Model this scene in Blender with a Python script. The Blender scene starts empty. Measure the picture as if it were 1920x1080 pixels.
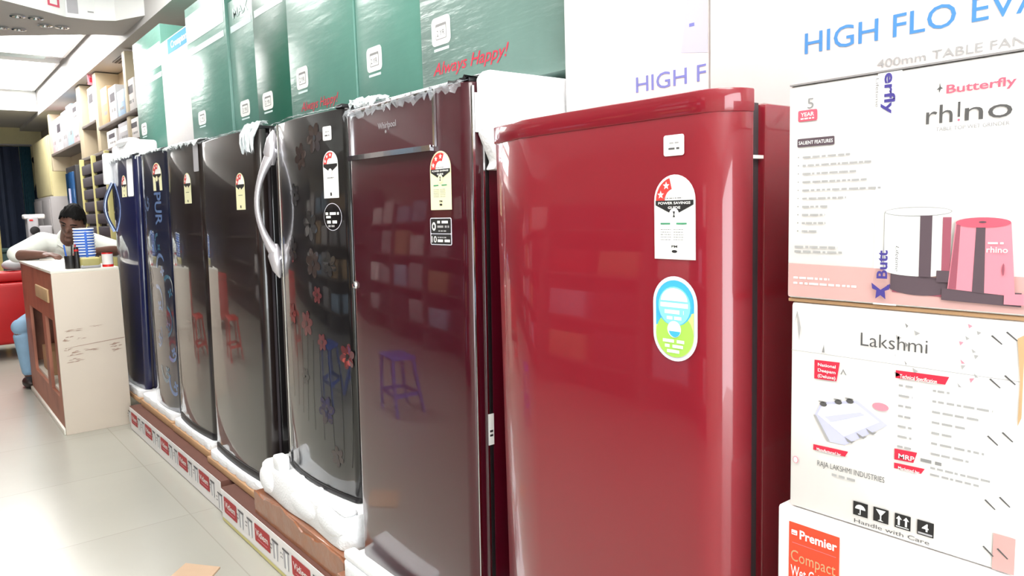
import bpy, bmesh, math, random
from mathutils import Vector, Matrix, Euler, noise
random.seed(7)
SC = bpy.context.scene
COL = SC.collection
PI = math.pi

# ---------------------------------------------------------------- camera
F_PX = 1391.686
def cv(x, y): return Vector((x-960, -(y-540), -F_PX))
ay = cv(-167, 422).normalized(); ax = cv(2700, 335).normalized(); az = ax.cross(ay)
cam = bpy.data.cameras.new('camera')
cam.sensor_width = 36; cam.lens = F_PX/1920*36; cam.clip_start = .02; cam.clip_end = 100
co = bpy.data.objects.new('camera', cam); COL.objects.link(co)
co.matrix_world = Matrix.Translation((0, 0, 1.24)) @ Matrix((ax, ay, az)).to_4x4()
SC.camera = co

# ---------------------------------------------------------------- world, exposure
SC.view_settings.view_transform = 'Standard'; SC.view_settings.look = 'None'
SC.view_settings.gamma = 1; SC.view_settings.use_curve_mapping = False
SC.view_settings.exposure = 1.3
W = bpy.data.worlds.new('daylight'); SC.world = W; W.use_nodes = True
W.node_tree.nodes['Background'].inputs[0].default_value = (.90, .97, 1, 1)
W.node_tree.nodes['Background'].inputs[1].default_value = 3.6
LAMP = 5.0            # strength of the ceiling panels

# ---------------------------------------------------------------- materials
def lin(c): return c/12.92 if c <= .04045 else ((c+.055)/1.055)**2.4
def rgb(r, g, b): return (lin(r/255), lin(g/255), lin(b/255), 1)
def mat(name, c, rough=.5, metal=0, coat=0, vary=0, scale=8, bump=0, bscale=60, alpha=1, spec=.5, emit=0, coat_rough=.03):
    m = bpy.data.materials.new(name); m.use_nodes = True
    nt = m.node_tree; b = nt.nodes['Principled BSDF']
    c = rgb(*c)
    b.inputs['Base Color'].default_value = c; b.inputs['Roughness'].default_value = rough
    b.inputs['Metallic'].default_value = metal; b.inputs['Coat Weight'].default_value = coat
    b.inputs['Coat Roughness'].default_value = coat_rough
    b.inputs['Alpha'].default_value = alpha; b.inputs['Specular IOR Level'].default_value = spec
    if emit:
        b.inputs['Emission Color'].default_value = c; b.inputs['Emission Strength'].default_value = emit
    tc = nt.nodes.new('ShaderNodeTexCoord')
    if vary:
        n = nt.nodes.new('ShaderNodeTexNoise'); n.inputs['Scale'].default_value = scale; n.inputs['Detail'].default_value = 4
        r = nt.nodes.new('ShaderNodeValToRGB')
        r.color_ramp.elements[0].position = .3; r.color_ramp.elements[1].position = .7
        r.color_ramp.elements[0].color = tuple(max(0, x*(1-vary)) for x in c[:3])+(1,)
        r.color_ramp.elements[1].color = tuple(min(1, x*(1+vary)) for x in c[:3])+(1,)
        nt.links.new(tc.outputs['Object'], n.inputs['Vector'])
        nt.links.new(n.outputs['Fac'], r.inputs['Fac']); nt.links.new(r.outputs['Color'], b.inputs['Base Color'])
    if bump:
        n = nt.nodes.new('ShaderNodeTexNoise'); n.inputs['Scale'].default_value = bscale; n.inputs['Detail'].default_value = 3
        bp = nt.nodes.new('ShaderNodeBump'); bp.inputs['Strength'].default_value = bump; bp.inputs['Distance'].default_value = .01
        nt.links.new(tc.outputs['Object'], n.inputs['Vector'])
        nt.links.new(n.outputs['Fac'], bp.inputs['Height']); nt.links.new(bp.outputs['Normal'], b.inputs['Normal'])
        if coat: nt.links.new(bp.outputs['Normal'], b.inputs['Coat Normal'])
    return m

def floor_mat():
    m = mat('cream_tile', (190, 186, 174), .26, spec=.45)
    nt = m.node_tree; b = nt.nodes['Principled BSDF']
    tc = nt.nodes.new('ShaderNodeTexCoord')
    br = nt.nodes.new('ShaderNodeTexBrick'); br.offset = 0
    br.inputs['Scale'].default_value = 1; br.inputs['Brick Width'].default_value = .8; br.inputs['Row Height'].default_value = .8
    br.inputs['Mortar Size'].default_value = .0025
    br.inputs['Color1'].default_value = rgb(176, 174, 164); br.inputs['Color2'].default_value = rgb(179, 177, 167)
    br.inputs['Mortar'].default_value = rgb(164, 161, 150)
    n = nt.nodes.new('ShaderNodeTexNoise'); n.inputs['Scale'].default_value = 2.2; n.inputs['Detail'].default_value = 6
    mx = nt.nodes.new('ShaderNodeMix'); mx.data_type = 'RGBA'; mx.blend_type = 'MULTIPLY'; mx.inputs['Factor'].default_value = .12
    nt.links.new(tc.outputs['Object'], br.inputs['Vector']); nt.links.new(tc.outputs['Object'], n.inputs['Vector'])
    nt.links.new(br.outputs['Color'], mx.inputs['A']); nt.links.new(n.outputs['Fac'], mx.inputs['B'])
    nt.links.new(mx.outputs['Result'], b.inputs['Base Color'])
    return m

def wood_mat(name, a, bcol, scale=3, dist=6):
    m = mat(name, a, .45)
    nt = m.node_tree; b = nt.nodes['Principled BSDF']
    tc = nt.nodes.new('ShaderNodeTexCoord')
    w = nt.nodes.new('ShaderNodeTexWave'); w.inputs['Scale'].default_value = scale; w.inputs['Distortion'].default_value = dist
    w.inputs['Detail'].default_value = 3; w.bands_direction = 'X'
    r = nt.nodes.new('ShaderNodeValToRGB'); r.color_ramp.elements[0].color = rgb(*a); r.color_ramp.elements[1].color = rgb(*bcol)
    nt.links.new(tc.outputs['Object'], w.inputs['Vector']); nt.links.new(w.outputs['Fac'], r.inputs['Fac'])
    nt.links.new(r.outputs['Color'], b.inputs['Base Color'])
    return m

def film_green(name, c, bump, rough=.25):
    m = mat(name, c, rough, coat=.6, coat_rough=.28, vary=.12, scale=3)
    nt = m.node_tree; b = nt.nodes['Principled BSDF']
    tc = nt.nodes.new('ShaderNodeTexCoord'); mp = nt.nodes.new('ShaderNodeMapping'); mp.inputs['Scale'].default_value = (3, 5, 26)
    n = nt.nodes.new('ShaderNodeTexNoise'); n.inputs['Scale'].default_value = 1.0; n.inputs['Detail'].default_value = 4
    bp = nt.nodes.new('ShaderNodeBump'); bp.inputs['Strength'].default_value = bump; bp.inputs['Distance'].default_value = .03
    nt.links.new(tc.outputs['Object'], mp.inputs['Vector']); nt.links.new(mp.outputs['Vector'], n.inputs['Vector'])
    nt.links.new(n.outputs['Fac'], bp.inputs['Height']); nt.links.new(bp.outputs['Normal'], b.inputs['Coat Normal'])
    return m

M = {}
M['floor'] = floor_mat()
M['wall'] = mat('cream_wall', (170, 164, 150), .7, vary=.03)
M['yellow'] = mat('yellow_wall', (206, 196, 150), .7, vary=.04)
M['ceil'] = mat('white_ceiling', (240, 240, 240), .8)
M['beam'] = mat('grey_ceiling_panel', (190, 188, 186), .6, vary=.03, scale=2)
M['red'] = mat('red_enamel', (132, 27, 40), .28, coat=1, coat_rough=.035, spec=.3)
M['reds'] = mat('red_body', (132, 26, 40), .22, coat=.8)
M['maroon'] = mat('maroon_enamel', (62, 8, 22), .28, coat=1, coat_rough=.035, spec=.3)
M['maroons'] = mat('maroon_side', (82, 8, 28), .2, coat=.8)
M['black'] = mat('black_enamel', (22, 20, 21), .28, coat=1, coat_rough=.035, spec=.3)
M['blackb'] = mat('brown_black_enamel', (34, 26, 25), .28, coat=1, coat_rough=.035, spec=.3)
M['navy'] = mat('navy_enamel', (22, 28, 70), .28, coat=1, coat_rough=.035, spec=.3)
M['navyf'] = mat('navy_floral_enamel', (20, 26, 50), .28, coat=1, coat_rough=.035, spec=.3)
M['dark'] = mat('black_plastic', (22, 18, 20), .45)
M['gask'] = mat('grey_gasket', (64, 56, 60), .6)
M['chrome'] = mat('chrome', (225, 225, 228), .12, metal=1)
M['silver'] = mat('silver_plastic', (205, 200, 205), .25, metal=.55)
M['bluechrome'] = mat('blue_chrome', (140, 155, 195), .15, metal=.8)
M['white'] = mat('white_print', (245, 245, 243), .55)
M['carton'] = mat('white_carton', (236, 232, 230), .6, vary=.02, scale=5, bump=.05, bscale=12)
M['cartonb'] = mat('worn_white_carton', (232, 228, 226), .62, vary=.05, scale=6, bump=.12, bscale=9)
M['eps'] = mat('polystyrene', (245, 246, 248), .8, bump=.35, bscale=130)
M['kraft'] = mat('brown_cardboard', (186, 146, 108), .7, vary=.08, scale=7)
M['kraftd'] = mat('red_brown_cardboard', (100, 60, 48), .75, vary=.08, scale=7)  # reddish kraft, darkened further to carry shade below the trays
M['tapeb'] = mat('brown_tape_cardboard', (150, 96, 66), .3, coat=.7, vary=.1, scale=9, bump=.5, bscale=16)
M['green'] = film_green('green_carton_in_film', (90, 142, 128), .2, .4)
M['greenw'] = film_green('green_carton_in_wrinkled_film', (104, 132, 124), .5, .45)
M['greend'] = film_green('deep_green_carton', (16, 100, 80), .1, .4)
M['header'] = mat('pale_green_header', (214, 236, 234), .4)
M['bluehd'] = mat('blue_header', (70, 150, 215), .4)
M['txtblue'] = mat('light_blue_ink', (72, 136, 200), .6)
M['txtlav'] = mat('lavender_ink', (124, 126, 196), .6)
M['lav'] = mat('pale_lavender_ink', (196, 196, 224), .6)
M['grey'] = mat('grey_ink', (140, 138, 138), .6)
M['lgrey'] = mat('pale_grey_ink', (168, 166, 166), .6)
M['dgrey'] = mat('dark_grey_ink', (86, 84, 84), .6)
M['ink'] = mat('black_ink', (34, 32, 32), .6)
M['pinktxt'] = mat('pink_red_ink', (226, 98, 120), .6)
M['redink'] = mat('red_ink', (206, 40, 66), .6)
M['orange'] = mat('orange_red_ink', (238, 74, 44), .6)
M['brick'] = mat('brick_red_ink', (176, 52, 54), .6)
M['mauve'] = mat('mauve_pink_ink', (208, 164, 160), .6, vary=.04)
M['rosed'] = mat('rose_ink', (214, 92, 112), .6)
M['rosel'] = mat('light_rose_ink', (232, 140, 156), .6)
M['rosem'] = mat('dull_rose_ink', (158, 84, 100), .6)
M['brown'] = mat('dark_taupe_ink', (90, 74, 82), .6)
M['purple'] = mat('purple_ink', (70, 60, 140), .6)
M['cream'] = mat('cream_label', (244, 240, 196), .5)
M['lab'] = mat('white_label', (250, 250, 246), .5)
M['starred'] = mat('label_red', (216, 62, 58), .5)
M['labgreen'] = mat('label_green', (70, 150, 110), .5)
M['skyblue'] = mat('sticker_sky_blue', (70, 182, 240), .4)
M['cyan'] = mat('sticker_cyan', (140, 222, 244), .4)
M['lime'] = mat('sticker_lime', (170, 218, 92), .4)
M['lime2'] = mat('sticker_pale_lime', (212, 236, 140), .4)
M['rim'] = mat('sticker_silver_rim', (224, 222, 232), .4)
M['flowerred'] = mat('dull_red_flower', (96, 46, 48), .2, coat=.8)
M['flowerbright'] = mat('coral_flower', (170, 78, 72), .2, coat=.8)
M['flowerbrown'] = mat('brown_flower', (56, 44, 40), .2, coat=.8)
M['flowergrey'] = mat('grey_leaf', (44, 42, 42), .2, coat=.8)
M['flowerblue'] = mat('pale_blue_flower', (104, 128, 172), .2, coat=.8)
M['flowerteal'] = mat('teal_flower', (60, 104, 130), .2, coat=.8)
M['wrap'] = mat('clear_film', (210, 216, 222), .12, alpha=.28, bump=.6, bscale=30)
M['wrapw'] = mat('white_film', (232, 238, 240), .3, alpha=.85, bump=.6, bscale=30)
M['counterw'] = mat('cream_laminate', (212, 198, 182), .5, vary=.03, scale=3)
M['counterb'] = wood_mat('reddish_wood', (172, 108, 84), (140, 82, 62))
M['countert'] = mat('counter_top_laminate', (232, 228, 216), .35)
M['smudge'] = mat('pencil_smudge', (168, 140, 124), .7, vary=.15, scale=30)
M['sofa'] = mat('red_leatherette', (186, 16, 22), .4, vary=.06, scale=5)
M['plasticred'] = mat('red_plastic', (204, 28, 24), .35)
M['plasticblue'] = mat('blue_plastic', (60, 90, 190), .35)
M['skin'] = mat('brown_skin', (112, 78, 66), .55, vary=.06, scale=20)
M['hair'] = mat('black_hair', (12, 10, 10), .75, bump=.5, bscale=160, spec=.2)
M['shirt'] = mat('white_shirt', (236, 240, 232), .8, bump=.25, bscale=24)
M['jeans'] = mat('pale_blue_jeans', (140, 176, 204), .85, vary=.06, scale=14)
M['shoe'] = mat('dark_shoe', (44, 36, 34), .5)
M['cup'] = mat('white_paper_cup', (232, 240, 250), .5)
M['cupb'] = mat('cup_blue', (52, 110, 214), .5)
M['khaki'] = mat('khaki_pack', (176, 166, 104), .5, vary=.1, scale=18)
M['paper'] = mat('paper', (244, 244, 242), .7)
M['curtain'] = mat('dark_navy_curtain', (28, 38, 58), .8, vary=.1, scale=6)
M['teal'] = mat('teal_curtain', (34, 82, 98), .8, vary=.1, scale=6)
M['tdark'] = mat('dark_green_cloth', (30, 54, 52), .8, vary=.15)
M['shelfw'] = mat('cream_shelf_board', (200, 186, 158), .55)
M['shelfd'] = mat('grey_shelf_board', (108, 98, 92), .6)
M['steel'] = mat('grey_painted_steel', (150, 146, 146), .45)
M['glassblue'] = mat('blue_cooler_glass', (40, 88, 140), .12, coat=1)
M['poleyellow'] = mat('yellow_post', (206, 196, 130), .5)
M['boxdark'] = mat('charcoal_carton', (64, 58, 66), .6, vary=.1)
M['boxblue'] = mat('blue_carton', (168, 196, 222), .55, vary=.12, scale=14)
M['boxpink'] = mat('pink_carton', (214, 180, 184), .55, vary=.12, scale=14)
M['boxgrey'] = mat('grey_carton', (176, 174, 178), .6, vary=.06)
M['boxtan'] = mat('tan_carton', (200, 166, 124), .65, vary=.06)
M['lampglow'] = mat('lamp_diffuser', (255, 253, 250), .5, emit=LAMP)
M['scrap'] = mat('tan_cardboard_scrap', (196, 166, 138), .7, vary=.05)

# ---------------------------------------------------------------- mesh helper
class MB:
    def __init__(s, xf=None):
        s.bm = bmesh.new(); s.mats = []; s.xf = xf
    def mi(s, m):
        m = M[m] if isinstance(m, str) else m
        if m not in s.mats: s.mats.append(m)
        return s.mats.index(m)
    def add(s, vs, fs, m, smooth=False, solid=True):
        i = s.mi(m); bv = [s.bm.verts.new(v) for v in vs]; out = []
        for f in fs:
            if len(set(f)) < 3: continue
            try: q = s.bm.faces.new([bv[k] for k in f])
            except ValueError: continue
            q.material_index = i; q.smooth = smooth; out.append(q)
        if solid and out: bmesh.ops.recalc_face_normals(s.bm, faces=out)
        return s
    def box(s, x0, x1, y0, y1, z0, z1, m, bev=0, seg=2):
        t = bmesh.new(); bmesh.ops.create_cube(t, size=1)
        for v in t.verts:
            v.co = Vector((x0+(v.co.x+.5)*(x1-x0), y0+(v.co.y+.5)*(y1-y0), z0+(v.co.z+.5)*(z1-z0)))
        if bev: bmesh.ops.bevel(t, geom=t.edges[:], offset=bev, segments=seg, profile=.5, affect='EDGES')
        return s.take(t, m, bev > 0)
    def take(s, t, m, smooth=False, mx=None):
        t.verts.ensure_lookup_table()
        for k, v in enumerate(t.verts): v.index = k
        vs = [(mx @ v.co) if mx else v.co.copy() for v in t.verts]
        s.add(vs, [[v.index for v in f.verts] for f in t.faces], m, smooth); t.free()
        return s
    def prism(s, pts, z0, z1, m, plane='xy', smooth=False, bev=0):
        n = len(pts)
        def P(a, b, c): return {'xy': (a, b, c), 'yz': (c, a, b), 'xz': (a, c, b)}[plane]
        t = bmesh.new()
        lo = [t.verts.new(P(a, b, z0)) for a, b in pts]; hi = [t.verts.new(P(a, b, z1)) for a, b in pts]
        t.faces.new(lo); t.faces.new(hi)
        for k in range(n): t.faces.new((lo[k], lo[(k+1) % n], hi[(k+1) % n], hi[k]))
        bmesh.ops.recalc_face_normals(t, faces=t.faces[:])
        if bev:
            es = [e for e in t.edges if len(e.link_faces) == 2 and e.calc_face_angle(0) > .6]
            bmesh.ops.bevel(t, geom=es, offset=bev, segments=2, profile=.5, affect='EDGES')
        return s.take(t, m, smooth or bev > 0)
    def tube(s, pts, r, m, n=10, flat=1.0, up=(0, 0, 1)):
        pts = [Vector(p) for p in pts]; rs = r if isinstance(r, (list, tuple)) else [r]*len(pts)
        vs = []; fs = []
        for k, p in enumerate(pts):
            d = (pts[min(k+1, len(pts)-1)]-pts[max(k-1, 0)]).normalized()
            u = Vector(up)
            if abs(d.dot(u)) > .97: u = Vector((1, 0, 0)) if abs(d.x) < .9 else Vector((0, 1, 0))
            a = d.cross(u).normalized(); b = a.cross(d).normalized()
            for j in range(n):
                t = 2*PI*j/n; vs.append(p+a*math.cos(t)*rs[k]*flat+b*math.sin(t)*rs[k])
        for k in range(len(pts)-1):
            for j in range(n): fs.append((k*n+j, k*n+(j+1) % n, (k+1)*n+(j+1) % n, (k+1)*n+j))
        fs.append(tuple(range(n))); fs.append(tuple(range((len(pts)-1)*n, len(pts)*n)))
        return s.add(vs, fs, m, True)
    def lathe(s, prof, c, m, n=32):
        vs = []; fs = []
        for r, z in prof:
            for j in range(n):
                t = 2*PI*j/n; vs.append((c[0]+r*math.cos(t), c[1]+r*math.sin(t), c[2]+z))
        L = len(prof)
        for k in range(L-1):
            for j in range(n): fs.append((k*n+j, k*n+(j+1) % n, (k+1)*n+(j+1) % n, (k+1)*n+j))
        fs.append(tuple(range(n))); fs.append(tuple(range((L-1)*n, L*n)))
        return s.add(vs, fs, m, True)
    def ell(s, c, r, m, mx=None, u=20, v=12):
        t = bmesh.new(); bmesh.ops.create_uvsphere(t, u_segments=u, v_segments=v, radius=1)
        for q in t.verts: q.co = Vector((q.co.x*r[0], q.co.y*r[1], q.co.z*r[2]))+Vector(c)
        return s.take(t, m, True, mx)
    def poly(s, P, pts, m, eps=0):
        return s.add([P(a, b, eps) for a, b in pts], [tuple(range(len(pts)))], m, False, False)
    def rect(s, P, u0, v0, u1, v1, m, eps=0, n=1):
        for k in range(n):
            a = u0+(u1-u0)*k/n; b = u0+(u1-u0)*(k+1)/n
            s.poly(P, [(a, v0), (b, v0), (b, v1), (a, v1)], m, eps)
        return s
    def text(s, P, txt, u, v, h, m, w=None, eps=0, bold=0, shear=0, slope=0, align='l', vert=False):
        vs, fs, wd = glyphs(txt, bold, shear)
        k = h/.729; ku = w/wd if w else k
        ou = -wd*ku/2 if align == 'c' else 0
        out = []
        for a, b in vs:
            a2 = a*ku+ou; b2 = b*k
            out.append(P(u+a2, v+b2+slope*a2, eps) if not vert else P(u+b2, v-a2, eps))
        return s.add(out, fs, m, False, False)
    def build(s, name, parent=None, loc=None):
        if s.xf:
            for v in s.bm.verts: v.co = Vector(s.xf(v.co))
        for e in s.bm.edges:
            if len(e.link_faces) == 2 and e.calc_face_angle(0) > .65: e.smooth = False
        me = bpy.data.meshes.new(name); s.bm.to_mesh(me); s.bm.free()
        for m in s.mats: me.materials.append(m)
        o = bpy.data.objects.new(name, me); COL.objects.link(o)
        if parent: o.parent = parent
        if loc: o.location = loc
        return o

_gl = {}
def glyphs(txt, bold=0, shear=0):
    key = (txt, bold, shear)
    if key in _gl: return _gl[key]
    c = bpy.data.curves.new('t', 'FONT'); c.body = txt; c.size = 1; c.resolution_u = 3; c.shear = shear; c.offset = bold
    o = bpy.data.objects.new('t', c); COL.objects.link(o)
    dg = bpy.context.evaluated_depsgraph_get(); dg.update()
    me = bpy.data.meshes.new_from_object(o.evaluated_get(dg))
    xs = [v.co.x for v in me.vertices] or [0, 1]
    x0 = min(xs); vs = [(v.co.x-x0, v.co.y) for v in me.vertices]; fs = [tuple(p.vertices) for p in me.polygons]
    wd = max(xs)-x0
    bpy.data.objects.remove(o); bpy.data.curves.remove(c); bpy.data.meshes.remove(me)
    _gl[key] = (vs, fs, wd)
    return _gl[key]

def plane(o, u, n):            # flat frame: u right, z up, n outward
    o, u, n = Vector(o), Vector(u), Vector(n)
    return lambda a, b, e=0: o+u*a+Vector((0, 0, b))+n*e
def aisle(x, k=0):             # frame on a face looking at the aisle: u = -y, so u coordinate is -y
    return lambda a, b, e=0: Vector((x-e+k*b, -a, b))
def rr(x0, y0, x1, y1, r, n=5):
    pts = []
    for cx, cy, a0 in ((x1-r, y0+r, -90), (x1-r, y1-r, 0), (x0+r, y1-r, 90), (x0+r, y0+r, 180)):
        for k in range(n+1):
            t = math.radians(a0+90*k/n); pts.append((cx+r*math.cos(t), cy+r*math.sin(t)))
    return pts
def circ(cx, cy, rx, ry=None, n=24, a0=0, a1=360):
    ry = ry or rx; full = (a1-a0) >= 360
    return [(cx+rx*math.cos(math.radians(a0+(a1-a0)*k/(n if full else n-1))), cy+ry*math.sin(math.radians(a0+(a1-a0)*k/(n if full else n-1)))) for k in range(n)]
def star(cx, cy, r):
    return [(cx+(r if k % 2 == 0 else r*.42)*math.sin(PI*k/5), cy+(r if k % 2 == 0 else r*.42)*math.cos(PI*k/5)) for k in range(10)]
def stripes(mb, P, u0, u1, v, h, m, eps, seed, gap=.25):
    r = random.Random(seed); u = u0
    while u < u1:
        w = r.uniform(.6, 2.2)*h*2.2
        e = min(u+w, u1)
        mb.rect(P, u, v, e, v+h, m, eps); u = e+h*r.uniform(.6, 1.2)

def tag(o, label, cat, group=None):
    o['label'] = label; o['category'] = cat
    if group: o['group'] = group
    return o
def thing(name, label, cat, loc=(0, 0, 0), group=None, rz=0):
    o = bpy.data.objects.new(name, None); COL.objects.link(o); o.location = loc; o.rotation_euler = (0, 0, rz)
    o.empty_display_size = .1
    return tag(o, label, cat, group)
def struct(o):
    o['kind'] = 'structure'; return o

# ================================================================ the room
XR, XL, YF, YB, ZC = 1.74, -2.7, -2.6, 14.0, 3.0
struct(MB().box(XL-.1, XR+.1, YF-3, YB+.1, -.1, 0, 'floor').build('floor'))
struct(MB().box(XL-.1, XR+.1, YF-.1, YB+.1, ZC, ZC+.1, 'ceil').build('ceiling'))
struct(MB().box(XR, XR+.1, YF, YB, 0, ZC, 'wall').build('wall_right'))
struct(MB().box(XL-.1, XL, YF, YB, 0, ZC, 'wall').build('wall_left'))
struct(MB().box(XL, XR, YB, YB+.1, 0, ZC, 'yellow').build('wall_back'))
# front wall with the wide open shop entrance behind the camera
fw = MB(); fw.box(XL, XL+.5, YF-.1, YF, 0, ZC, 'wall'); fw.box(XR-.3, XR, YF-.1, YF, 0, ZC, 'wall'); fw.box(XL+.5, XR-.3, YF-.1, YF, 2.6, ZC, 'wall')
struct(fw.build('wall_front'))
# soffit along the right wall
struct(MB().box(1.46, XR, YF, YB, 2.65, ZC, 'beam').build('trim_1'))
# cross beam with curved front edge, banner strip printed on its fascia
bp = [(XL, 5.55), (.0, 5.72), (.62, 6.06), (1.01, 6.31), (1.20, 6.31), (1.32, 6.25), (1.459, 5.98), (1.459, 6.72), (1.283, 6.787), (.687, 7.2), (XL, 7.9)]
beam = struct(MB().prism(bp, 2.7, 2.999, 'beam').build('trim_2'))
fa = MB()
for k in range(6):
    (x0, y0), (x1, y1) = bp[k], bp[k+1]
    fa.add([(x0, y0-.004, 2.7), (x1, y1-.004, 2.7), (x1, y1-.004, 2.998), (x0, y0-.004, 2.998)], [(0, 1, 2, 3)], 'white', False, False)
def fas(a, b, e=0):           # along the fascia between the 3rd and 4th point
    x = .62+a; i = 2 if x < 1.01 else 3
    (x0, y0), (x1, y1) = bp[i], bp[i+1]; t = (x-x0)/(x1-x0)
    return Vector((x, y0+(y1-y0)*t-.004-e, 2.7+b))
fa.rect(fas, .27, .05, .35, .12, 'pinktxt', .002); fa.rect(fas, .285, .065, .335, .105, 'white', .003)
fa.rect(fas, .40, .03, .47, .13, 'boxgrey', .002)
for k in range(4): fa.rect(fas, .06+k*.05, .05+.01*k, .085+k*.05, .065+.01*k, 'lgrey', .002)
fa.rect(fas, .53, .05, .57, .06, 'lgrey', .002); fa.rect(fas, .6, .03, .68, .045, 'rosel', .002)
fb = fa.build('beam_fascia', beam); fb['label'] = 'white banner strip with small red and grey prints'
# lowered rear ceiling
rc = struct(MB().box(XL, 1.459, 11.85, YB, 2.7, 2.999, 'beam').build('trim_3'))
P = plane((0, 11.846, 2.7), (1, 0, 0), (0, -1, 0))
rf = MB(); rf.rect(P, XL, 0, 1.455, .299, 'white')
rf.rect(P, 1.05, .05, 1.22, .2, 'boxpink', .002); rf.rect(P, 1.25, .06, 1.33, .19, 'boxgrey', .002); rf.rect(P, .8, .05, 1.0, .2, 'header', .002)
rf.build('banner_fascia', rc)

# ceiling lamps --------------------------------------------------
def ceiling_light(x0, x1, y0, y1, label):
    t = thing('ceiling_light', label, 'ceiling light', ((x0+x1)/2, (y0+y1)/2, 2.999), 'luminous ceiling panels')
    w, d = (x1-x0)/2, (y1-y0)/2
    f = MB()
    f.box(-w-.03, w+.03, -d-.03, -d, -.05, 0, 'white'); f.box(-w-.03, w+.03, d, d+.03, -.05, 0, 'white')
    f.box(-w-.03, -w, -d, d, -.05, 0, 'white'); f.box(w, w+.03, -d, d, -.05, 0, 'white')
    f.build('frame', t)
    MB().box(-w, w, -d, d, -.035, -.005, 'lampglow').build('diffuser', t)
ceiling_light(.2, 1.40, 7.35, 9.2, 'glowing ceiling panel just beyond the grey cross beam')
ceiling_light(.2, 1.40, 9.62, 11.7, 'glowing ceiling panel just before the lowered rear ceiling')
ceiling_light(-.1, 1.1, 4.2, 5.6, 'glowing ceiling panel over the aisle in front of the cross beam')
ceiling_light(-.5, .5, 1.0, 2.6, 'glowing ceiling panel over the aisle beside the nearer refrigerators')
ceiling_light(-.5, .6, -1.7, -.1, 'glowing ceiling panel over the shop entrance')
for x, y, s in ((.93, 9.41, .35), (1.2, 11.79, .25)):
    t = thing('air_diffuser', 'pale slotted ceiling fitting beside the %s glowing panel' % ('nearer' if s > .3 else 'farther'), 'ceiling fitting', (x, y, 2.999))
    MB().box(-s, s, -.05 if s < .3 else -.12, .05 if s < .3 else .12, -.03, 0, 'header', .006).build('fitting_frame', t)
    g = MB()
    for k in (-.55, -.35): g.box(s*k, s*k+.05, -.04, .04, -.036, -.03, 'grey')
    g.build('slot', t)
# downlight pairs in the cross beam
for (px, py, lab) in ((.78, 6.42, 'nearest the banner strip'), (.97, 6.62, 'in the middle of the cross beam'), (.72, 6.85, 'farthest from the banner strip')):
    t = thing('downlight', 'twin chrome downlight under the grey cross beam, %s' % lab, 'downlight', (px, py, 2.7), 'twin downlights in the cross beam')
    for dx in (-.055, .055):
        MB().lathe([(.045, 0), (.05, -.012), (.036, -.014), (.032, -.004)], (dx, 0, 0), 'chrome', 20).build('lamp_ring', t)
for k, y in enumerate((7.4, 8.7, 6.2)):
    t = thing('air_vent', 'dark slotted vent in the underside of the long soffit, %s' % ('over the carton shelves', 'far down over the wooden posts', 'nearest the tall green cartons')[k], 'vent', (1.6, y, 2.65))
    MB().box(-.05, .05, -.2, .2, -.01, 0, 'steel').build('vent_frame', t)
    g = MB()
    for j in (-.03, 0, .03): g.box(j-.008, j+.008, -.18, .18, -.014, -.01, 'dark')
    g.build('slot', t)
t = thing('pennant', 'small pink paper sign hanging from the soffit edge', 'sign', (1.50, 8.35, 2.649))
MB().box(-.03, .06, -.004, .004, -.1, 0, 'rosel').build('paper', t)
MB().box(-.015, .03, -.006, -.004, -.075, -.03, 'redink').build('printed_mark', t)

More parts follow.
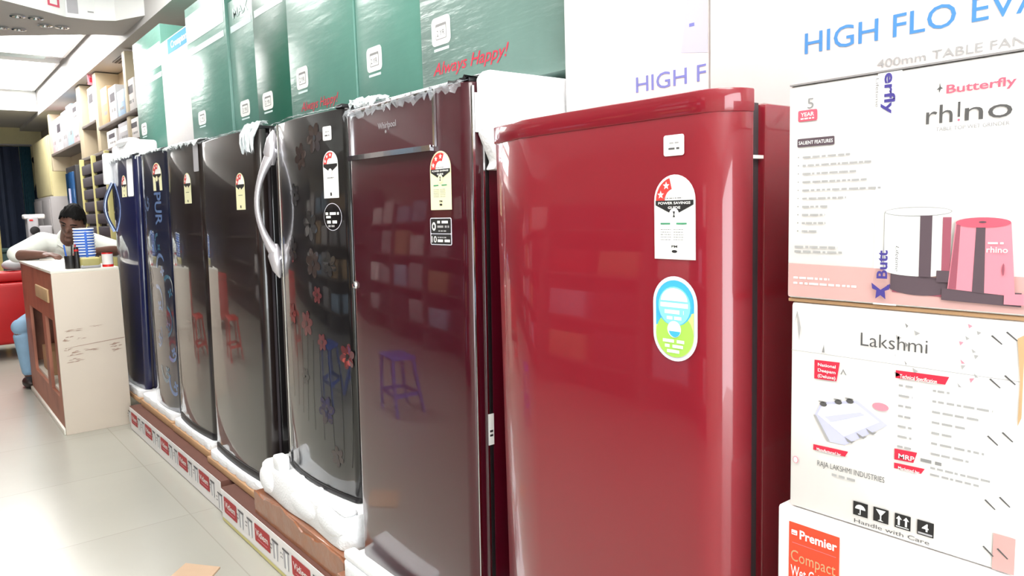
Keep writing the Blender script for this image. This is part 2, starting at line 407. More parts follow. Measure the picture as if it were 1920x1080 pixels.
# ================================================================ labels and stickers (built on a door)
def energy_label(parent, P, u0, v0, u1, v1, stars, cream, xf, detail=True):
    w = u1-u0; h = v1-v0; r = w/2; cx = (u0+u1)/2
    base = 'cream' if cream else 'lab'
    a = MB(xf)
    a.poly(P, [(u0, v0), (u1, v0)]+circ(cx, v1-r, r, r, 17, 0, 180), base, .0012)
    o = a.build('energy_label', parent); o['label'] = 'arched %s energy rating label' % ('cream' if cream else 'white')
    b = MB(xf); e = .0018
    b.poly(P, circ(cx, v1-r, r*.9, r*.9, 15, 0, 180), 'lab', .0015)
    hi = 180; lo = 180-stars*38
    ring = circ(cx, v1-r, r*.9, r*.9, 9, lo, hi)+list(reversed(circ(cx, v1-r, r*.45, r*.45, 9, lo, hi)))
    b.poly(P, ring, 'starred', e)
    for k in range(stars):
        an = math.radians(hi-19-38*k); b.poly(P, star(cx+r*.69*math.cos(an), v1-r+r*.69*math.sin(an), r*.17), 'lab', e+.0004)
    y = v1-r
    b.poly(P, [(u0+w*.04, y), (u0+w*.04, y-h*.055), (cx-w*.1, y-h*.15), (cx+w*.1, y-h*.15), (u1-w*.04, y-h*.055), (u1-w*.04, y)], 'ink', e)
    b.poly(P, circ(cx, y-h*.165, w*.12), base, e+.0004)
    if detail:
        b.text(P, 'POWER SAVINGS', cx, y-h*.046, h*.03, 'lab', w*.78, e+.0004, .02, align='c')
        b.text(P, 'GUIDE', cx, y-h*.1, h*.03, 'lab', w*.3, e+.0004, .02, align='c')
        b.poly(P, [(cx-w*.03, y-h*.2), (cx+w*.03, y-h*.2), (cx+w*.01, y-h*.17), (cx+w*.03, y-h*.13), (cx-w*.03, y-h*.13), (cx-w*.005, y-h*.165)], 'ink', e+.0008)
        b.rect(P, u0+w*.16, y-h*.285, u0+w*.4, y-h*.265, 'labgreen', e); b.rect(P, u0+w*.55, y-h*.285, u0+w*.8, y-h*.265, 'labgreen', e)
        stripes(b, P, u0+w*.25, u1-w*.3, y+h*.02, h*.012, 'grey', e, 3)
        for k in range(5):
            stripes(b, P, u0+w*.16, u0+w*.42, y-h*(.35+.03*k), h*.008, 'grey', e, k); stripes(b, P, u0+w*.48, u0+w*.72, y-h*(.35+.03*k), h*.008, 'grey', e, k+9)
        b.text(P, 'PM', cx, y-h*.56, h*.03, 'ink', w*.14, e, .02, align='c')
        b.poly(P, circ(cx, y-h*.605, w*.07, h*.018, 10), 'ink', e)
    else:
        stripes(b, P, cx-w*.22, cx+w*.22, y-h*.3, h*.015, 'dgrey', e, 4)
        b.rect(P, cx-w*.05, v0+h*.05, cx+w*.05, v0+h*.12, 'ink', e)
    b.build('printed_text', o)
    return o
def plain_sticker(parent, P, u0, v0, u1, v1, xf, lines=True, m='lab', name='sticker'):
    a = MB(xf); a.poly(P, rr(u0, v0, u1, v1, min(u1-u0, v1-v0)*.12), m, .0012); o = a.build(name, parent)
    if lines:
        b = MB(xf); h = v1-v0; w = u1-u0
        stripes(b, P, u0+w*.3, u1-w*.25, v0+h*.58, h*.07, 'lgrey', .0018, 5)
        stripes(b, P, u0+w*.25, u1-w*.22, v0+h*.3, h*.09, 'dgrey', .0018, 6)
        b.build('printed_text', o)
    return o

# ================================================================ refrigerators
class Fr: pass
def fridge(label, X0, Y0, zb, w, hd, hb, lean, dm, bm_, sag=.012, rc=.03, t=.055, bev=None, depth=.56, trim=True, group='refrigerators in the row', gapx=.012):
    f = Fr(); f.w = w; f.zb = zb; f.X0 = X0; f.Y0 = Y0
    f.xf = xf = (lambda v: (v.x+lean*v.z, v.y, v.z))
    root = thing('refrigerator', label, 'refrigerator', (X0, Y0, zb), group); f.root = root
    pts = []
    for k in range(9):                                   # near corner, rounded
        a = PI/2*k/8; pts.append((rc-rc*math.sin(a), rc-rc*math.cos(a)))
    def bow(y): return sag*(2*(y-w*.5)/w)**2
    base = bow(rc)
    pts = [(x+base, y) for x, y in pts]
    y1 = w-(bev[1] if bev else rc)
    n = 14
    for k in range(1, n+1):
        y = rc+(y1-rc)*k/n; pts.append((bow(y), y))
    if bev: pts.append((bow(y1)+bev[0], w))
    else:
        for k in range(1, 7):
            a = PI/2*k/6; pts.append((bow(y1)+rc-rc*math.cos(a), y1+rc*math.sin(a)))
    front = list(pts); f.front = front
    out = front+[(t, w), (t, 0)]
    def surf(y):
        for (xa, ya), (xb, yb) in zip(front[8:], front[9:]):
            if ya <= y <= yb and yb > ya: return xa+(xb-xa)*(y-ya)/(yb-ya)
        return front[8][0] if y < rc else front[-1][0]
    f.surf = surf
    # decal frame: u = -(world y), v = world z
    f.P = lambda u, v, e=0: Vector((surf(-u-Y0)-e, -u-Y0, v-zb))
    MB(xf).prism(out, 0, hd, dm, smooth=True, bev=.004).build('door', root)
    b = MB(xf); b.box(t, t+gapx, .012, w-.012, .01, hd-.015, 'gask'); b.build('door_gasket', root)
    b = MB(xf); b.box(t+gapx, depth, 0, w, 0, hb, bm_, .008); b.build('body', root)
    if trim:
        b = MB(xf); b.box(.02, t+.05, .01, .05, hd, hd+.012, 'dark', .003); b.build('hinge_cover', root)
        b = MB(xf); x = front[-1][0]
        b.tube([(x-.002, w+.002, .005), (x-.002, w+.002, hd-.005)], .004, 'chrome', 6); b.build('edge_trim', root)
    return f

# --- 1: plain red, nearest
f1 = fridge('plain bright red refrigerator standing nearest, beside the stack of white cartons', .90, .63, .21, .574, 1.187, 1.172, 0, 'red', 'reds', sag=.004, rc=.06, t=.064, bev=(.032, .121), trim=False, gapx=.03)
r = f1.root
e = MB(); o = [(x-.0015 if x < .05 else x, y) for x, y in f1.front]
e.prism([(x-.002, y+(-.002 if y < .02 else (.002 if y > .57 else 0))) for x, y in f1.front]+[(.064, .576), (.064, -.002)], 1.156, 1.19, 'red', smooth=True, bev=.003).build('door_cap', r)
MB().box(.06, .11, .004, .05, 1.09, 1.095, 'white').build('hinge_bracket', r)
plain_sticker(r, f1.P, -.744, 1.309, -.706, 1.34, None)
energy_label(r, f1.P, -.763, 1.153, -.686, 1.281, 2, False, None)
a = MB(); P = f1.P; u0, u1, v0, v1 = -.767, -.683, .995, 1.127; cx = (u0+u1)/2
a.poly(P, rr(u0, v0, u1, v1, .042, 10), 'rim', .0012)
so = a.build('capsule_sticker', r); so['label'] = 'blue and green capsule-shaped sticker'
a = MB(); q = .036
cb, ct = v0+.006+q, v1-.006-q
a.poly(P, circ(cx, ct, q, q, 17, 0, 180)+[(cx-q, cb), (cx+q, cb)], 'skyblue', .0016)
a.poly(P, [(cx+q, (cb+ct)/2+.012), (cx-q, (cb+ct)/2-.012), (cx-q, cb)]+circ(cx, cb, q, q, 17, 180, 360), 'lime2', .002)
a.poly(P, circ(cx, cb, q*.98), 'lime', .0023); a.poly(P, circ(cx, ct, q*.97), 'skyblue', .0023); a.poly(P, circ(cx, ct-.004, q*.84), 'cyan', .0026)
a.poly(P, circ(cx, ct+.004, q*.7, q*.55, 13, 0, 180), 'lab', .003)
a.rect(P, cx-.026, ct-.006, cx+.026, ct+.001, 'lab', .003); stripes(a, P, cx-.018, cx+.018, ct-.016, .006, 'lab', .003, 2); stripes(a, P, cx-.014, cx+.014, ct-.025, .005, 'lab', .003, 4)
a.poly(P, circ(cx, cb+.008, .013), 'lab', .003); a.poly(P, circ(cx+.001, cb+.007, .011, .011, 10, 190, 350), 'skyblue', .0034)
for k in range(3): stripes(a, P, cx-.022+.004*k, cx+.022-.004*k, cb-.013-.008*k, .005, 'lab', .003, k)
a.build('printed_graphic', so)

# --- 2: maroon with chrome framed freezer drawer
f2 = fridge('maroon refrigerator with chrome framed drawer front and crumpled film on top', .93, 1.335, .25, .575, 1.265, 1.235, .02, 'maroon', 'maroons', sag=.008, rc=.028, t=.05, trim=True)
r, xf, P = f2.root, f2.xf, f2.P
a = MB(xf)
def strip(mb, P, u0, v0, u1, v1, wd, m, e0=.001, e1=.008, n=8):
    for k in range(n):
        a0, a1 = k/n, (k+1)/n
        pa = (u0+(u1-u0)*a0, v0+(v1-v0)*a0); pb = (u0+(u1-u0)*a1, v0+(v1-v0)*a1)
        du, dv = (0, wd) if abs(u1-u0) > abs(v1-v0) else (wd, 0)
        q = [P(pa[0], pa[1], e0), P(pb[0], pb[1], e0), P(pb[0]+du, pb[1]+dv, e0), P(pa[0]+du, pa[1]+dv, e0)]
        q += [P(pa[0], pa[1], e1), P(pb[0], pb[1], e1), P(pb[0]+du, pb[1]+dv, e1), P(pa[0]+du, pa[1]+dv, e1)]
        mb.add(q, [(0, 1, 2, 3), (4, 5, 6, 7), (0, 1, 5, 4), (1, 2, 6, 5), (2, 3, 7, 6), (3, 0, 4, 7)], m)
strip(a, P, -1.457, 1.383, -1.457, 1.512, .007, 'chrome', .001, .007); strip(a, P, -1.890, 1.383, -1.890, 1.505, .006, 'chrome', .001, .007); strip(a, P, -1.888, 1.5, -1.457, 1.508, .004, 'chrome', .001, .006)
a.build('drawer_frame', r)
a = MB(xf); strip(a, P, -1.885, 1.378, -1.462, 1.374, .013, 'chrome', .001, .012, 12); a.build('drawer_pull', r)
a = MB(xf); a.text(P, 'Whirlpool', -1.715, 1.447, .016, 'silver', .092, .003, .012); a.poly(P, circ(-1.675, 1.438, .004), 'silver', .003); a.build('name_badge', r)
energy_label(r, P, -1.479, 1.238, -1.397, 1.372, 3, True, xf)
a = MB(xf); a.poly(P, rr(-1.484, 1.157, -1.399, 1.220, .005), 'rim', .0012); a.poly(P, rr(-1.481, 1.184, -1.402, 1.218, .003), 'ink', .0016); a.poly(P, rr(-1.481, 1.159, -1.402, 1.182, .003), 'ink', .0016)
so = a.build('feature_sticker', r); so['label'] = 'black sticker with white print'
a = MB(xf); a.poly(P, circ(-1.468, 1.2, .008, .01), 'lab', .002); a.poly(P, circ(-1.468, 1.2, .004, .005), 'ink', .0024)
stripes(a, P, -1.454, -1.41, 1.207, .006, 'lab', .002, 1); stripes(a, P, -1.454, -1.408, 1.197, .005, 'lgrey', .002, 2); stripes(a, P, -1.45, -1.42, 1.188, .003, 'lgrey', .002, 3)
a.text(P, '10', -1.478, 1.163, .015, 'lab', .02, .002, .01); stripes(a, P, -1.454, -1.42, 1.173, .003, 'lgrey', .002, 4); stripes(a, P, -1.454, -1.406, 1.164, .006, 'lab', .002, 5)
a.build('printed_text', so)
a = MB(xf); a.lathe([(.009, -.004), (.011, 0), (.009, .005), (.004, .006)], (0, 0, 0), 'chrome', 14)
for v in a.bm.verts: v.co = Vector((f2.surf(.55)-.002-v.co.z, .55+v.co.x, .786+v.co.y))
a.build('lock', r)
# chrome lines on the side of the door facing the camera
a = MB(xf); a.box(.018, .024, -.004, 0, .01, 1.255, 'chrome'); a.box(.045, .05, -.004, .002, .01, 1.255, 'chrome'); a.build('side_trim', r)
side = lambda u, v, e=0: Vector((u, -e, v-.25))
for (q0, q1, q2, q3) in ((.0245, 1.405, .0435, 1.49), (.046, .697, .062, .77)):
    a = MB(xf); a.rect(side, q0, q1, q2, q3, 'lab', .0045); o = a.build('side_label', r)
    if q1 < 1: b = MB(xf); stripes(b, side, q0+.004, q2-.003, q1+.02, .005, 'ink', .005, 2); stripes(b, side, q0+.004, q2-.003, q1+.03, .005, 'ink', .005, 3); b.build('printed_text', o)
# black door liner edge seen past the door
a = MB(xf); a.box(.05, .064, -.002, .3, .0, 1.262, 'dark', .004); a.build('door_liner', r)

# --- 3: black floral with loop handle
f3 = fridge('black floral refrigerator with large silver loop handle', .97, 2.03, .345, .56, 1.2, 1.215, .02, 'black', 'black', sag=.03, rc=.022, t=.075, trim=True)
r, xf, P = f3.root, f3.xf, f3.P
def petals(mb, P, u, v, R, m, n=6, e=.0008, core=None, rot=0):
    for k in range(n):
        a = rot+2*PI*k/n
        pts = []
        for j in range(9):
            t = 2*PI*j/9; x = R*.55+R*.45*math.cos(t); y = R*.3*math.sin(t)
            pts.append((u+x*math.cos(a)-y*math.sin(a), v+x*math.sin(a)+y*math.cos(a)))
        mb.poly(P, pts, m, e+.0001*k)
    if core: mb.poly(P, circ(u, v, R*.2), core, e+.001)
a = MB(xf)
for (u, v, R, m) in ((-2.303, .88, .045, 'flowerred'), (-2.062, .80, .042, 'flowerred'), (-2.066, .79, .024, 'flowerbright'), (-2.2, .83, .03, 'flowerred'), (-2.19, .61, .05, 'flowerbrown'), (-2.135, .47, .035, 'flowerbrown'), (-2.22, .98, .03, 'flowerred'), (-2.3, 1.42, .045, 'flowerbrown'), (-2.2, 1.47, .05, 'flowerbrown'), (-2.25, 1.2, .05, 'flowergrey'), (-2.36, 1.3, .04, 'flowergrey'), (-2.14, 1.08, .04, 'flowergrey'), (-2.33, .7, .03, 'flowergrey'), (-2.24, 1.08, .05, 'flowerbrown'), (-2.4, 1.12, .045, 'flowergrey'), (-2.43, .9, .04, 'flowergrey')):
    petals(a, P, u, v, R, m, 6, core='flowergrey' if m != 'flowergrey' else None, rot=u*9)
for k in range(9):
    u = -2.06-.05*k; pts = [(u+.012*math.sin(j*.7+k), .45+.1*j+.02*k) for j in range(4)]
    for (ua, va), (ub, vb) in zip(pts, pts[1:]): a.poly(P, [(ua, va), (ua+.0025, va), (ub+.0025, vb), (ub, vb)], 'flowergrey', .0006)
a.build('floral_print', r)
plain_sticker(r, P, -2.148, 1.457, -2.102, 1.499, xf)
energy_label(r, P, -2.153, 1.283, -2.075, 1.425, 3, False, xf, False)
a = MB(xf); a.poly(P, circ(-2.112, 1.226, .047, .042, 28), 'rim', .0012); a.poly(P, circ(-2.112, 1.226, .045, .04, 28), 'black', .0016)
so = a.build('oval_sticker', r); a = MB(xf)
stripes(a, P, -2.148, -2.078, 1.232, .008, 'lab', .002, 1); stripes(a, P, -2.145, -2.12, 1.222, .007, 'lab', .002, 2); stripes(a, P, -2.14, -2.082, 1.206, .009, 'lab', .002, 3); stripes(a, P, -2.135, -2.1, 1.195, .006, 'lgrey', .002, 4)
a.build('printed_text', so)
# loop handle on the far edge
z0, z1 = 1.085-.345, 1.46-.345; yb = .53
a = MB(xf); pts = []; rs = []
for k in range(21):
    t = k/20; pts.append((f3.surf(yb)-.004-.068*math.sin(PI*t)**.8, yb+.012*math.sin(PI*t), z0+(z1-z0)*t))
    rs.append(.010+.016*abs(2*t-1)**3)
a.tube(pts, rs, 'silver', 12, 1.0, up=(1, 0, 0)); 
for zc, s in ((z0-.02, 1), (z1+.02, -1)):
    a.tube([(f3.surf(yb)-.006, yb, zc-s*.05), (f3.surf(yb)-.012, yb, zc-s*.02), (f3.surf(yb)-.02, yb, zc+s*.03), (f3.surf(yb)-.02, yb+.004, zc+s*.07)], [.004, .02, .026, .012], 'silver', 12)
a.build('handle', r)
a = MB(xf); a.tube([(f3.surf(yb)-.004, yb-.028, z0+.03), (f3.surf(yb)-.004, yb-.028, z1-.03)], .005, 'chrome', 8); a.build('handle_inner_rail', r)
a = MB(xf); a.tube([(f3.surf(.495)-.001, .495, .0), (f3.surf(.495)-.001, .495, 1.2)], .003, 'chrome', 6); a.build('door_seam_trim', r)
a = MB(xf)
a.prism([(x-.004, y) for x, y in f3.front]+[(.07, .55), (.07, .0)], -.004, .012, 'dark', smooth=True, bev=.003); a.build('door_bottom_edge', r)

# --- 4..7
f4 = fridge('plain brown-black refrigerator just left of the one with the silver loop handle', .965, 2.73, .205, .65, 1.35, 1.356, .022, 'blackb', 'black', sag=.014, rc=.03)
energy_label(f4.root, f4.P, -2.925, 1.26, -2.838, 1.40, 3, True, f4.xf, False)
a = MB(f4.xf); a.prism([(x-.003, y) for x, y in f4.front]+[(.05, .64), (.05, .01)], -.003, .03, 'dark', smooth=True, bev=.003); a.build('door_bottom_edge', f4.root)
f5 = fridge('brown-black refrigerator with grey film label, between the blue floral one and the plain one', .98, 3.45, .215, .56, 1.355, 1.352, .022, 'blackb', 'black', sag=.016, rc=.03)
energy_label(f5.root, f5.P, -3.67, 1.3, -3.575, 1.44, 2, True, f5.xf, False)
plain_sticker(f5.root, lambda u, v, e=0: f5.P(u, v, e), -3.53, 1.44, -3.47, 1.56, f5.xf, False, 'boxgrey', 'film_flap')
a = MB(f5.xf); a.prism([(x-.003, y) for x, y in f5.front]+[(.05, .55), (.05, .01)], -.003, .03, 'dark', smooth=True, bev=.003); a.build('door_bottom_edge', f5.root)
f6 = fridge('navy blue refrigerator printed with pale blue swirling flowers', .98, 4.03, .22, .53, 1.36, 1.35, .015, 'navyf', 'navy', sag=.03, rc=.03)
P = f6.P; xf = f6.xf
a = MB(xf)
for (u, v, R, m) in ((-4.18, .98, .05, 'flowerblue'), (-4.1, .87, .05, 'flowerteal'), (-4.25, .8, .06, 'flowerblue'), (-4.15, .7, .06, 'flowerteal'), (-4.1, .56, .05, 'flowerblue'), (-4.28, .62, .05, 'flowerblue'), (-4.2, .45, .06, 'flowerteal'), (-4.1, .38, .05, 'flowerblue'), (-4.3, 1.1, .05, 'flowerblue'), (-4.2, 1.1, .04, 'flowerteal'), (-4.35, 1.35, .05, 'flowerblue'), (-4.38, .9, .05, 'flowergrey')):
    c0 = v*7; ring = circ(u, v, R*1.25, R*1.5, 10, math.degrees(c0), math.degrees(c0)+150)
    a.poly(P, ring+circ(u+R*.12, v, R*1.0, R*1.1, 10, math.degrees(c0), math.degrees(c0)+150)[::-1], m, .0008)
    petals(a, P, u+R*.4, v-R*.4, R*.55, m, 4, rot=v*5)
a.build('floral_print', f6.root)
energy_label(f6.root, P, -4.205, 1.378, -4.09, 1.52, 3, True, xf, False)
a = MB(xf); a.text(P, 'PUR', -4.2, 1.37, .09, 'flowerblue', .17, .002, .02, vert=True); a.build('printed_text', f6.root)
f7 = fridge('navy blue refrigerator with white foam corners, last in the row behind the counter', .99, 4.80, .212, .62, 1.395, 1.388, .03, 'navy', 'navy', sag=.02, rc=.03)
P = f7.P; xf = f7.xf
energy_label(f7.root, P, -5.07, 1.37, -4.96, 1.5, 3, True, xf, False)
plain_sticker(f7.root, P, -4.94, 1.37, -4.835, 1.59, xf, False, 'eps', 'paper_sleeve')
a = MB(xf); z0, z1 = 1.16-.212, 1.47-.212
a.tube([(f7.surf(.6)-.006-.05*math.sin(PI*k/14), .6, z0+(z1-z0)*k/14) for k in range(15)], .012, 'bluechrome', 10, up=(1, 0, 0)); a.build('handle', f7.root)
a = MB(xf); a.box(-.03, .05, .60, .66, 1.25, 1.45, 'eps', .01); a.build('foam_corner', f7.root)

# foam caps and crumpled film on the tops
def film(parent, pts, wd, m='wrapw', seed=1, amp=.012, droop=.03, name='plastic_film', xf=None):
    r = random.Random(seed); vs = []; fs = []; n = 46; k = 6
    P = [Vector(p) for p in pts]; segs = [(P[i+1]-P[i]).length for i in range(len(P)-1)]; L = sum(segs)
    for i in range(n):
        d = L*i/(n-1); j = 0
        while j < len(segs)-1 and d > segs[j]: d -= segs[j]; j += 1
        p = P[j].lerp(P[j+1], d/segs[j])
        dr = droop*(.6+.8*r.random())
        for q in range(k):
            t = q/(k-1)
            vs.append(p+Vector((-.012+wd*t*.9 if t > .3 else -.012-.004*r.random(), 0, -dr*(1-t*2.4) if t < .42 else .0))+Vector((r.uniform(-1, 1)*amp*.5, r.uniform(-1, 1)*amp*.4, r.uniform(.1, 1)*amp+.004)))
    for i in range(n-1):
        for q in range(k-1): fs.append((i*k+q, i*k+q+1, (i+1)*k+q+1, (i+1)*k+q))
    b = MB(xf); b.add(vs, fs, m, False, True); o = b.build(name, parent); return o
film(f2.root, [(f2.front[8][0], .0, 1.266), (.004, .25, 1.266), (.012, .575, 1.266)], .09, 'wrap', 3, .006, .03, xf=f2.xf)
film(f2.root, [(.02, .0, 1.27), (.06, .2, 1.275), (.06, .575, 1.27)], .06, 'dark', 5, .01, .012, 'black_film', xf=f2.xf)
film(f2.root, [(.02, .42, 1.275), (.03, .575, 1.285)], .05, 'wrapw', 8, .016, .02, xf=f2.xf)
film(f3.root, [(.03, .0, 1.202), (.0, .3, 1.202), (.03, .56, 1.202)], .05, 'wrap', 4, .003, .006, xf=f3.xf)
film(f4.root, [(.014, .0, 1.352), (.0, .3, 1.352), (.014, .65, 1.352)], .06, 'wrap', 6, .004, .012, xf=f4.xf)
film(f4.root, [(.014, -.02, 1.36), (.01, .1, 1.36)], .06, 'wrapw', 6, .014, .09, xf=f4.xf)
film(f5.root, [(.014, .0, 1.357), (.0, .3, 1.36), (.014, .56, 1.36)],   .08, 'wrapw', 9, .014, .02, xf=f5.xf)
film(f6.root, [(.014, .0, 1.362), (.0, .3, 1.362), (.014, .53, 1.362)], .06, 'wrapw', 10, .008, .015, xf=f6.xf)
film(f7.root, [(.014, .0, 1.397), (.0, .3, 1.397), (.014, .62, 1.397)], .06, 'wrapw', 11, .01, .02, xf=f7.xf)
a = MB(); a.box(.06, .2, .02, .60, 1.392, 1.49, 'eps', .02, 3); a.ell((.1, .3, 1.49), (.06, .2, .03), 'eps'); a.build('foam_cap', f7.root)
# thick foam cap over the body of the maroon one
cp = MB(); cp.prism([(1.0, 1.322), (1.5, 1.322), (1.5, 1.534), (1.0, 1.536), (.985, 1.52), (.985, 1.40), (1.012, 1.34)], 1.30, 1.333, 'eps', 'xz', bev=.006)
cp.box(1.0, 1.5, 1.333, 1.9, 1.505, 1.534, 'eps', .006)
for v in cp.bm.verts: v.co -= Vector((.93, 1.335, .25))
cp.build('foam_cap', f2.root)

# ================================================================ packing trays under the refrigerators
def tray(label, x0, y0, y1, zc0, zc1, zf1, card='kraft', bumps=6, amp=.008, tall=False, depth=.62, dx=0):
    t = thing('packing_tray', label, 'packing tray', (x0, y0, zc0), 'foam packing trays under the refrigerators')
    L = y1-y0
    a = MB(); a.prism([(0, .004), (-.0, L-.004), (depth, L-.004), (depth, .004)], 0, zc1-zc0, card, bev=.004)
    if tall:                                              # front flap with a wavy torn upper edge
        q = [(.002, 0), (L-.002, 0)]+[(L-.002-(L-.004)*k/24, zc1-zc0+.004-.0008*k+.010*math.sin(k*.5+3.6)+.004*math.sin(k*1.7)) for k in range(25)]
        a.prism(q, -.006, .0, card, 'yz')
    a.build('cardboard_base', t)
    n = bumps*10; pts = []
    for k in range(n+1):
        y = .012+(L-.024)*k/n
        s = abs(math.sin(PI*bumps*k/n))**.5 if not tall else .5+.5*math.sin(2*PI*bumps*k/n)
        ed = min(k, n-k)/n; rx = .03*max(0, 1-ed/.05)**2
        pts.append((.006+dx-amp*s+rx+amp, y))
    pts += [(depth-.02, L-.012), (depth-.02, .012)]
    a = MB(); a.prism(pts, zc1-zc0, zf1-zc0, 'eps', smooth=True, bev=.012 if tall else .003)
    if tall:
        h0 = zf1-zc0
        a.box(.02, .062, .535, .60, h0-.004, h0+.05, 'eps', .01, 3)          # upright ear at the far end
        a.box(.012, .058, .014, .15, h0-.004, h0+.016, 'eps', .012, 3)
        for y in (.27, .42): a.box(.03, .06, y-.012, y+.012, h0-.004, h0+.012, 'eps', .005)
        a.ell((.014, .12, h0-.04), (.022, .09, .045), 'eps'); a.ell((.014, L-.10, h0-.05), (.02, .06, .05), 'eps'); a.ell((.014, .33, h0-.055), (.016, .10, .04), 'eps')
    a.build('foam_liner', t)
    return t
tray('white foam tray on tan cardboard under the last navy refrigerator by the counter', .965, 4.79, 5.47, .1405, .168, .21)
tray('white foam tray on tan cardboard under the blue flowered refrigerator', .96, 4.055, 4.735, .1405, .178, .218, bumps=4)
tray('white foam tray on tan cardboard under the refrigerator with the grey film label', .957, 3.42, 4.045, .1405, .175, .211)
tray('white foam tray on tan cardboard under the plain brown-black refrigerator', .94, 2.705, 3.405, .1405, .168, .2015)
t3 = tray('tall lumpy white foam tray on brown taped cardboard under the floral refrigerator', .905, 1.95, 2.69, .1405, .225, .3395, 'tapeb', 2, .008, True, .68)
t2 = tray('white foam tray with rounded corner under the maroon refrigerator', .868, 1.29, 1.94, .1405, .2, .249, 'tapeb', 2, .004, False, .68)
a = MB(); a.box(.012, .05, .3, .62, .1085, .135, 'eps', .008, 3); a.build('foam_lip', t2)
tray('white foam tray under the bright red refrigerator', .86, .58, 1.24, .1405, .17, .209, 'tapeb', 3, .004, False, .7)
# ---- floor cartons
def vidiem(label, x0, y0, y1, z1, n, off, sp, base=False):
    t = thing('floor_carton', label, 'carton', (x0, y0, 0), 'long flat cartons on the floor under the trays')
    L = y1-y0
    a = MB(); a.box(.002, .62, 0, L, 0, z1, 'kraftd', .003); a.box(0, .004, .004, L-.004, .004, z1-.004, 'carton'); a.build('box', t)
    a = MB(); P = lambda u, v, e=0: Vector((-e-.0004, -u, v))
    h = z1
    if base: a.rect(P, -L+.01, .004, -.01, .018, 'poleyellow', .001)
    for k in range(n):
        c = -(off+sp*k)
        a.poly(P, rr(c-.075, h*.33, c+.075, h*.82, .006), 'brick', .001)
        a.text(P, 'Vidiem', c-.062, h*.52, .026, 'white', .12, .002, .01)
        a.rect(P, c-.045, h*.42, c+.05, h*.44, 'rosel', .002)
        for s in (-1, 1):
            x = c+s*sp*.36
            a.poly(P, [(x-.02, h*.3), (x+.02, h*.3), (x+.025, h*.75), (x-.025, h*.75)], 'boxgrey', .001)
            a.rect(P, x-.03, h*.75, x+.03, h*.8, 'dgrey', .0014); a.rect(P, x-.004, h*.3, x+.012, h*.72, 'white', .0014)
            stripes(a, P, x-.05, x-.028, h*.6, .006, 'grey', .001, k); stripes(a, P, x-.05, x-.03, h*.5, .005, 'grey', .001, k+3)
    a.build('printed_front', t)
    return t
vidiem('long white-fronted floor carton with five faded red name panels, nearer the counter', .905, 3.11, 4.78, .139, 5, .23, .33)
vidiem('long white-fronted floor carton with red name panels and a yellow base stripe, nearer the camera', .884, 1.5, 3.045, .139, 4, .395, .345, True)
vidiem('long white-fronted floor carton under the bright red refrigerator, nearest the camera', .884, .55, 1.46, .139, 2, .25, .345, True)
a = MB(); a.prism([(.52, 2.60), (.655, 2.735), (.74, 2.62), (.61, 2.47)], .0005, .006, 'scrap')
tag(a.build('cardboard_scrap'), 'small flat tan cardboard scrap lying on the cream floor', 'cardboard')

# ================================================================ green cartons on the refrigerators
def green_carton(label, y0, y1, z0, m, badge=None, yr=False, script=None, stripe=True, title=None, panel=False, ztop=2.36, film_=None, dx=0):
    X = 1.25+dx
    t = thing('tall_carton', label, 'carton', (X, y0, z0), 'tall cartons standing on the refrigerators')
    L = y1-y0-.004; h = ztop-z0
    a = MB(); a.box(0, .40, 0, L, 0, h, m, .004); a.build('box', t)
    P = lambda u, v, e=0: Vector((-e, -u-y0, v-z0))
    a = MB()
    if stripe: a.rect(P, -y1+.03, 2.095, -y0-.03, 2.125, 'header', .001)
    if panel: a.rect(P, -y1+.012, 2.16, -y0-.02, 2.30, 'header', .001)
    if title: a.text(P, title[0], -title[1], title[2], title[3], title[4], title[5], .0015, .02)
    if badge:
        u0, u1, v0, v1 = badge; w = u1-u0; hh = v1-v0
        a.poly(P, rr(u0, v0, u1, v1, w*.16), 'lab', .001)
        a.poly(P, rr(u0+w*.22, v0+hh*.2, u1-w*.2, v1-hh*.24, w*.04), 'grey', .0014); a.poly(P, rr(u0+w*.25, v0+hh*.23, u1-w*.23, v1-hh*.34, w*.03), 'lab', .0018)
        a.text(P, '2 YR', (u0+u1)/2, v0+hh*.32, hh*.22, 'dgrey', w*.42, .0022, align='c')
        a.rect(P, u0+w*.1, v0-hh*.2, u1-w*.1, v0-hh*.1, 'header', .001)
    if script: a.text(P, 'Always Happy!', script[0], script[1], script[2], 'redink', script[3], .0014, .005, .35)
    if a.bm.verts: a.build('printed_front', t)
    else: a.bm.free()
    return t
green_carton('widest green carton with 2 YR badge and wrinkled film, behind the maroon refrigerator', 1.29, 1.967, 1.562, 'greenw', (-1.90, -1.803, 1.715, 1.795), True, (-1.9, 1.632, .036, .36))
green_carton('green carton with badge second from the white fan cartons, partly behind the maroon refrigerator', 1.967, 2.388, 1.562, 'green', (-2.315, -2.212, 1.705, 1.785), dx=.006)
green_carton('pale hazy green carton with badge and red script above the black floral refrigerator', 2.388, 2.96, 1.562, 'green', (-2.89, -2.78, 1.727, 1.81), script=(-2.86, 1.64, .036, .33))
green_carton('deep green carton, the darkest of the tall ones, with white stripe and badge', 2.96, 3.34, 1.562, 'greend', (-3.275, -3.155, 1.692, 1.766), dx=.004)
green_carton('narrow dull green carton with white letters near its top edge', 3.34, 3.673, 1.57, 'green', (-3.582, -3.456, 1.698, 1.77), title=('MAX', 3.6, 2.155, .045, 'header', .2), ztop=2.24, dx=.012)
green_carton('green carton with large white panel on top, right of the blue-headed white one', 3.673, 4.31, 1.5715, 'green', (-4.195, -4.065, 1.722, 1.792), panel=True, ztop=2.345)
tb = green_carton('white tall carton with a blue header band between two green cartons', 4.312, 4.89, 1.602, 'carton', stripe=False, ztop=2.275, dx=.012)
a = MB(); P = lambda u, v, e=0: Vector((-e, -u-4.312, v-1.602))
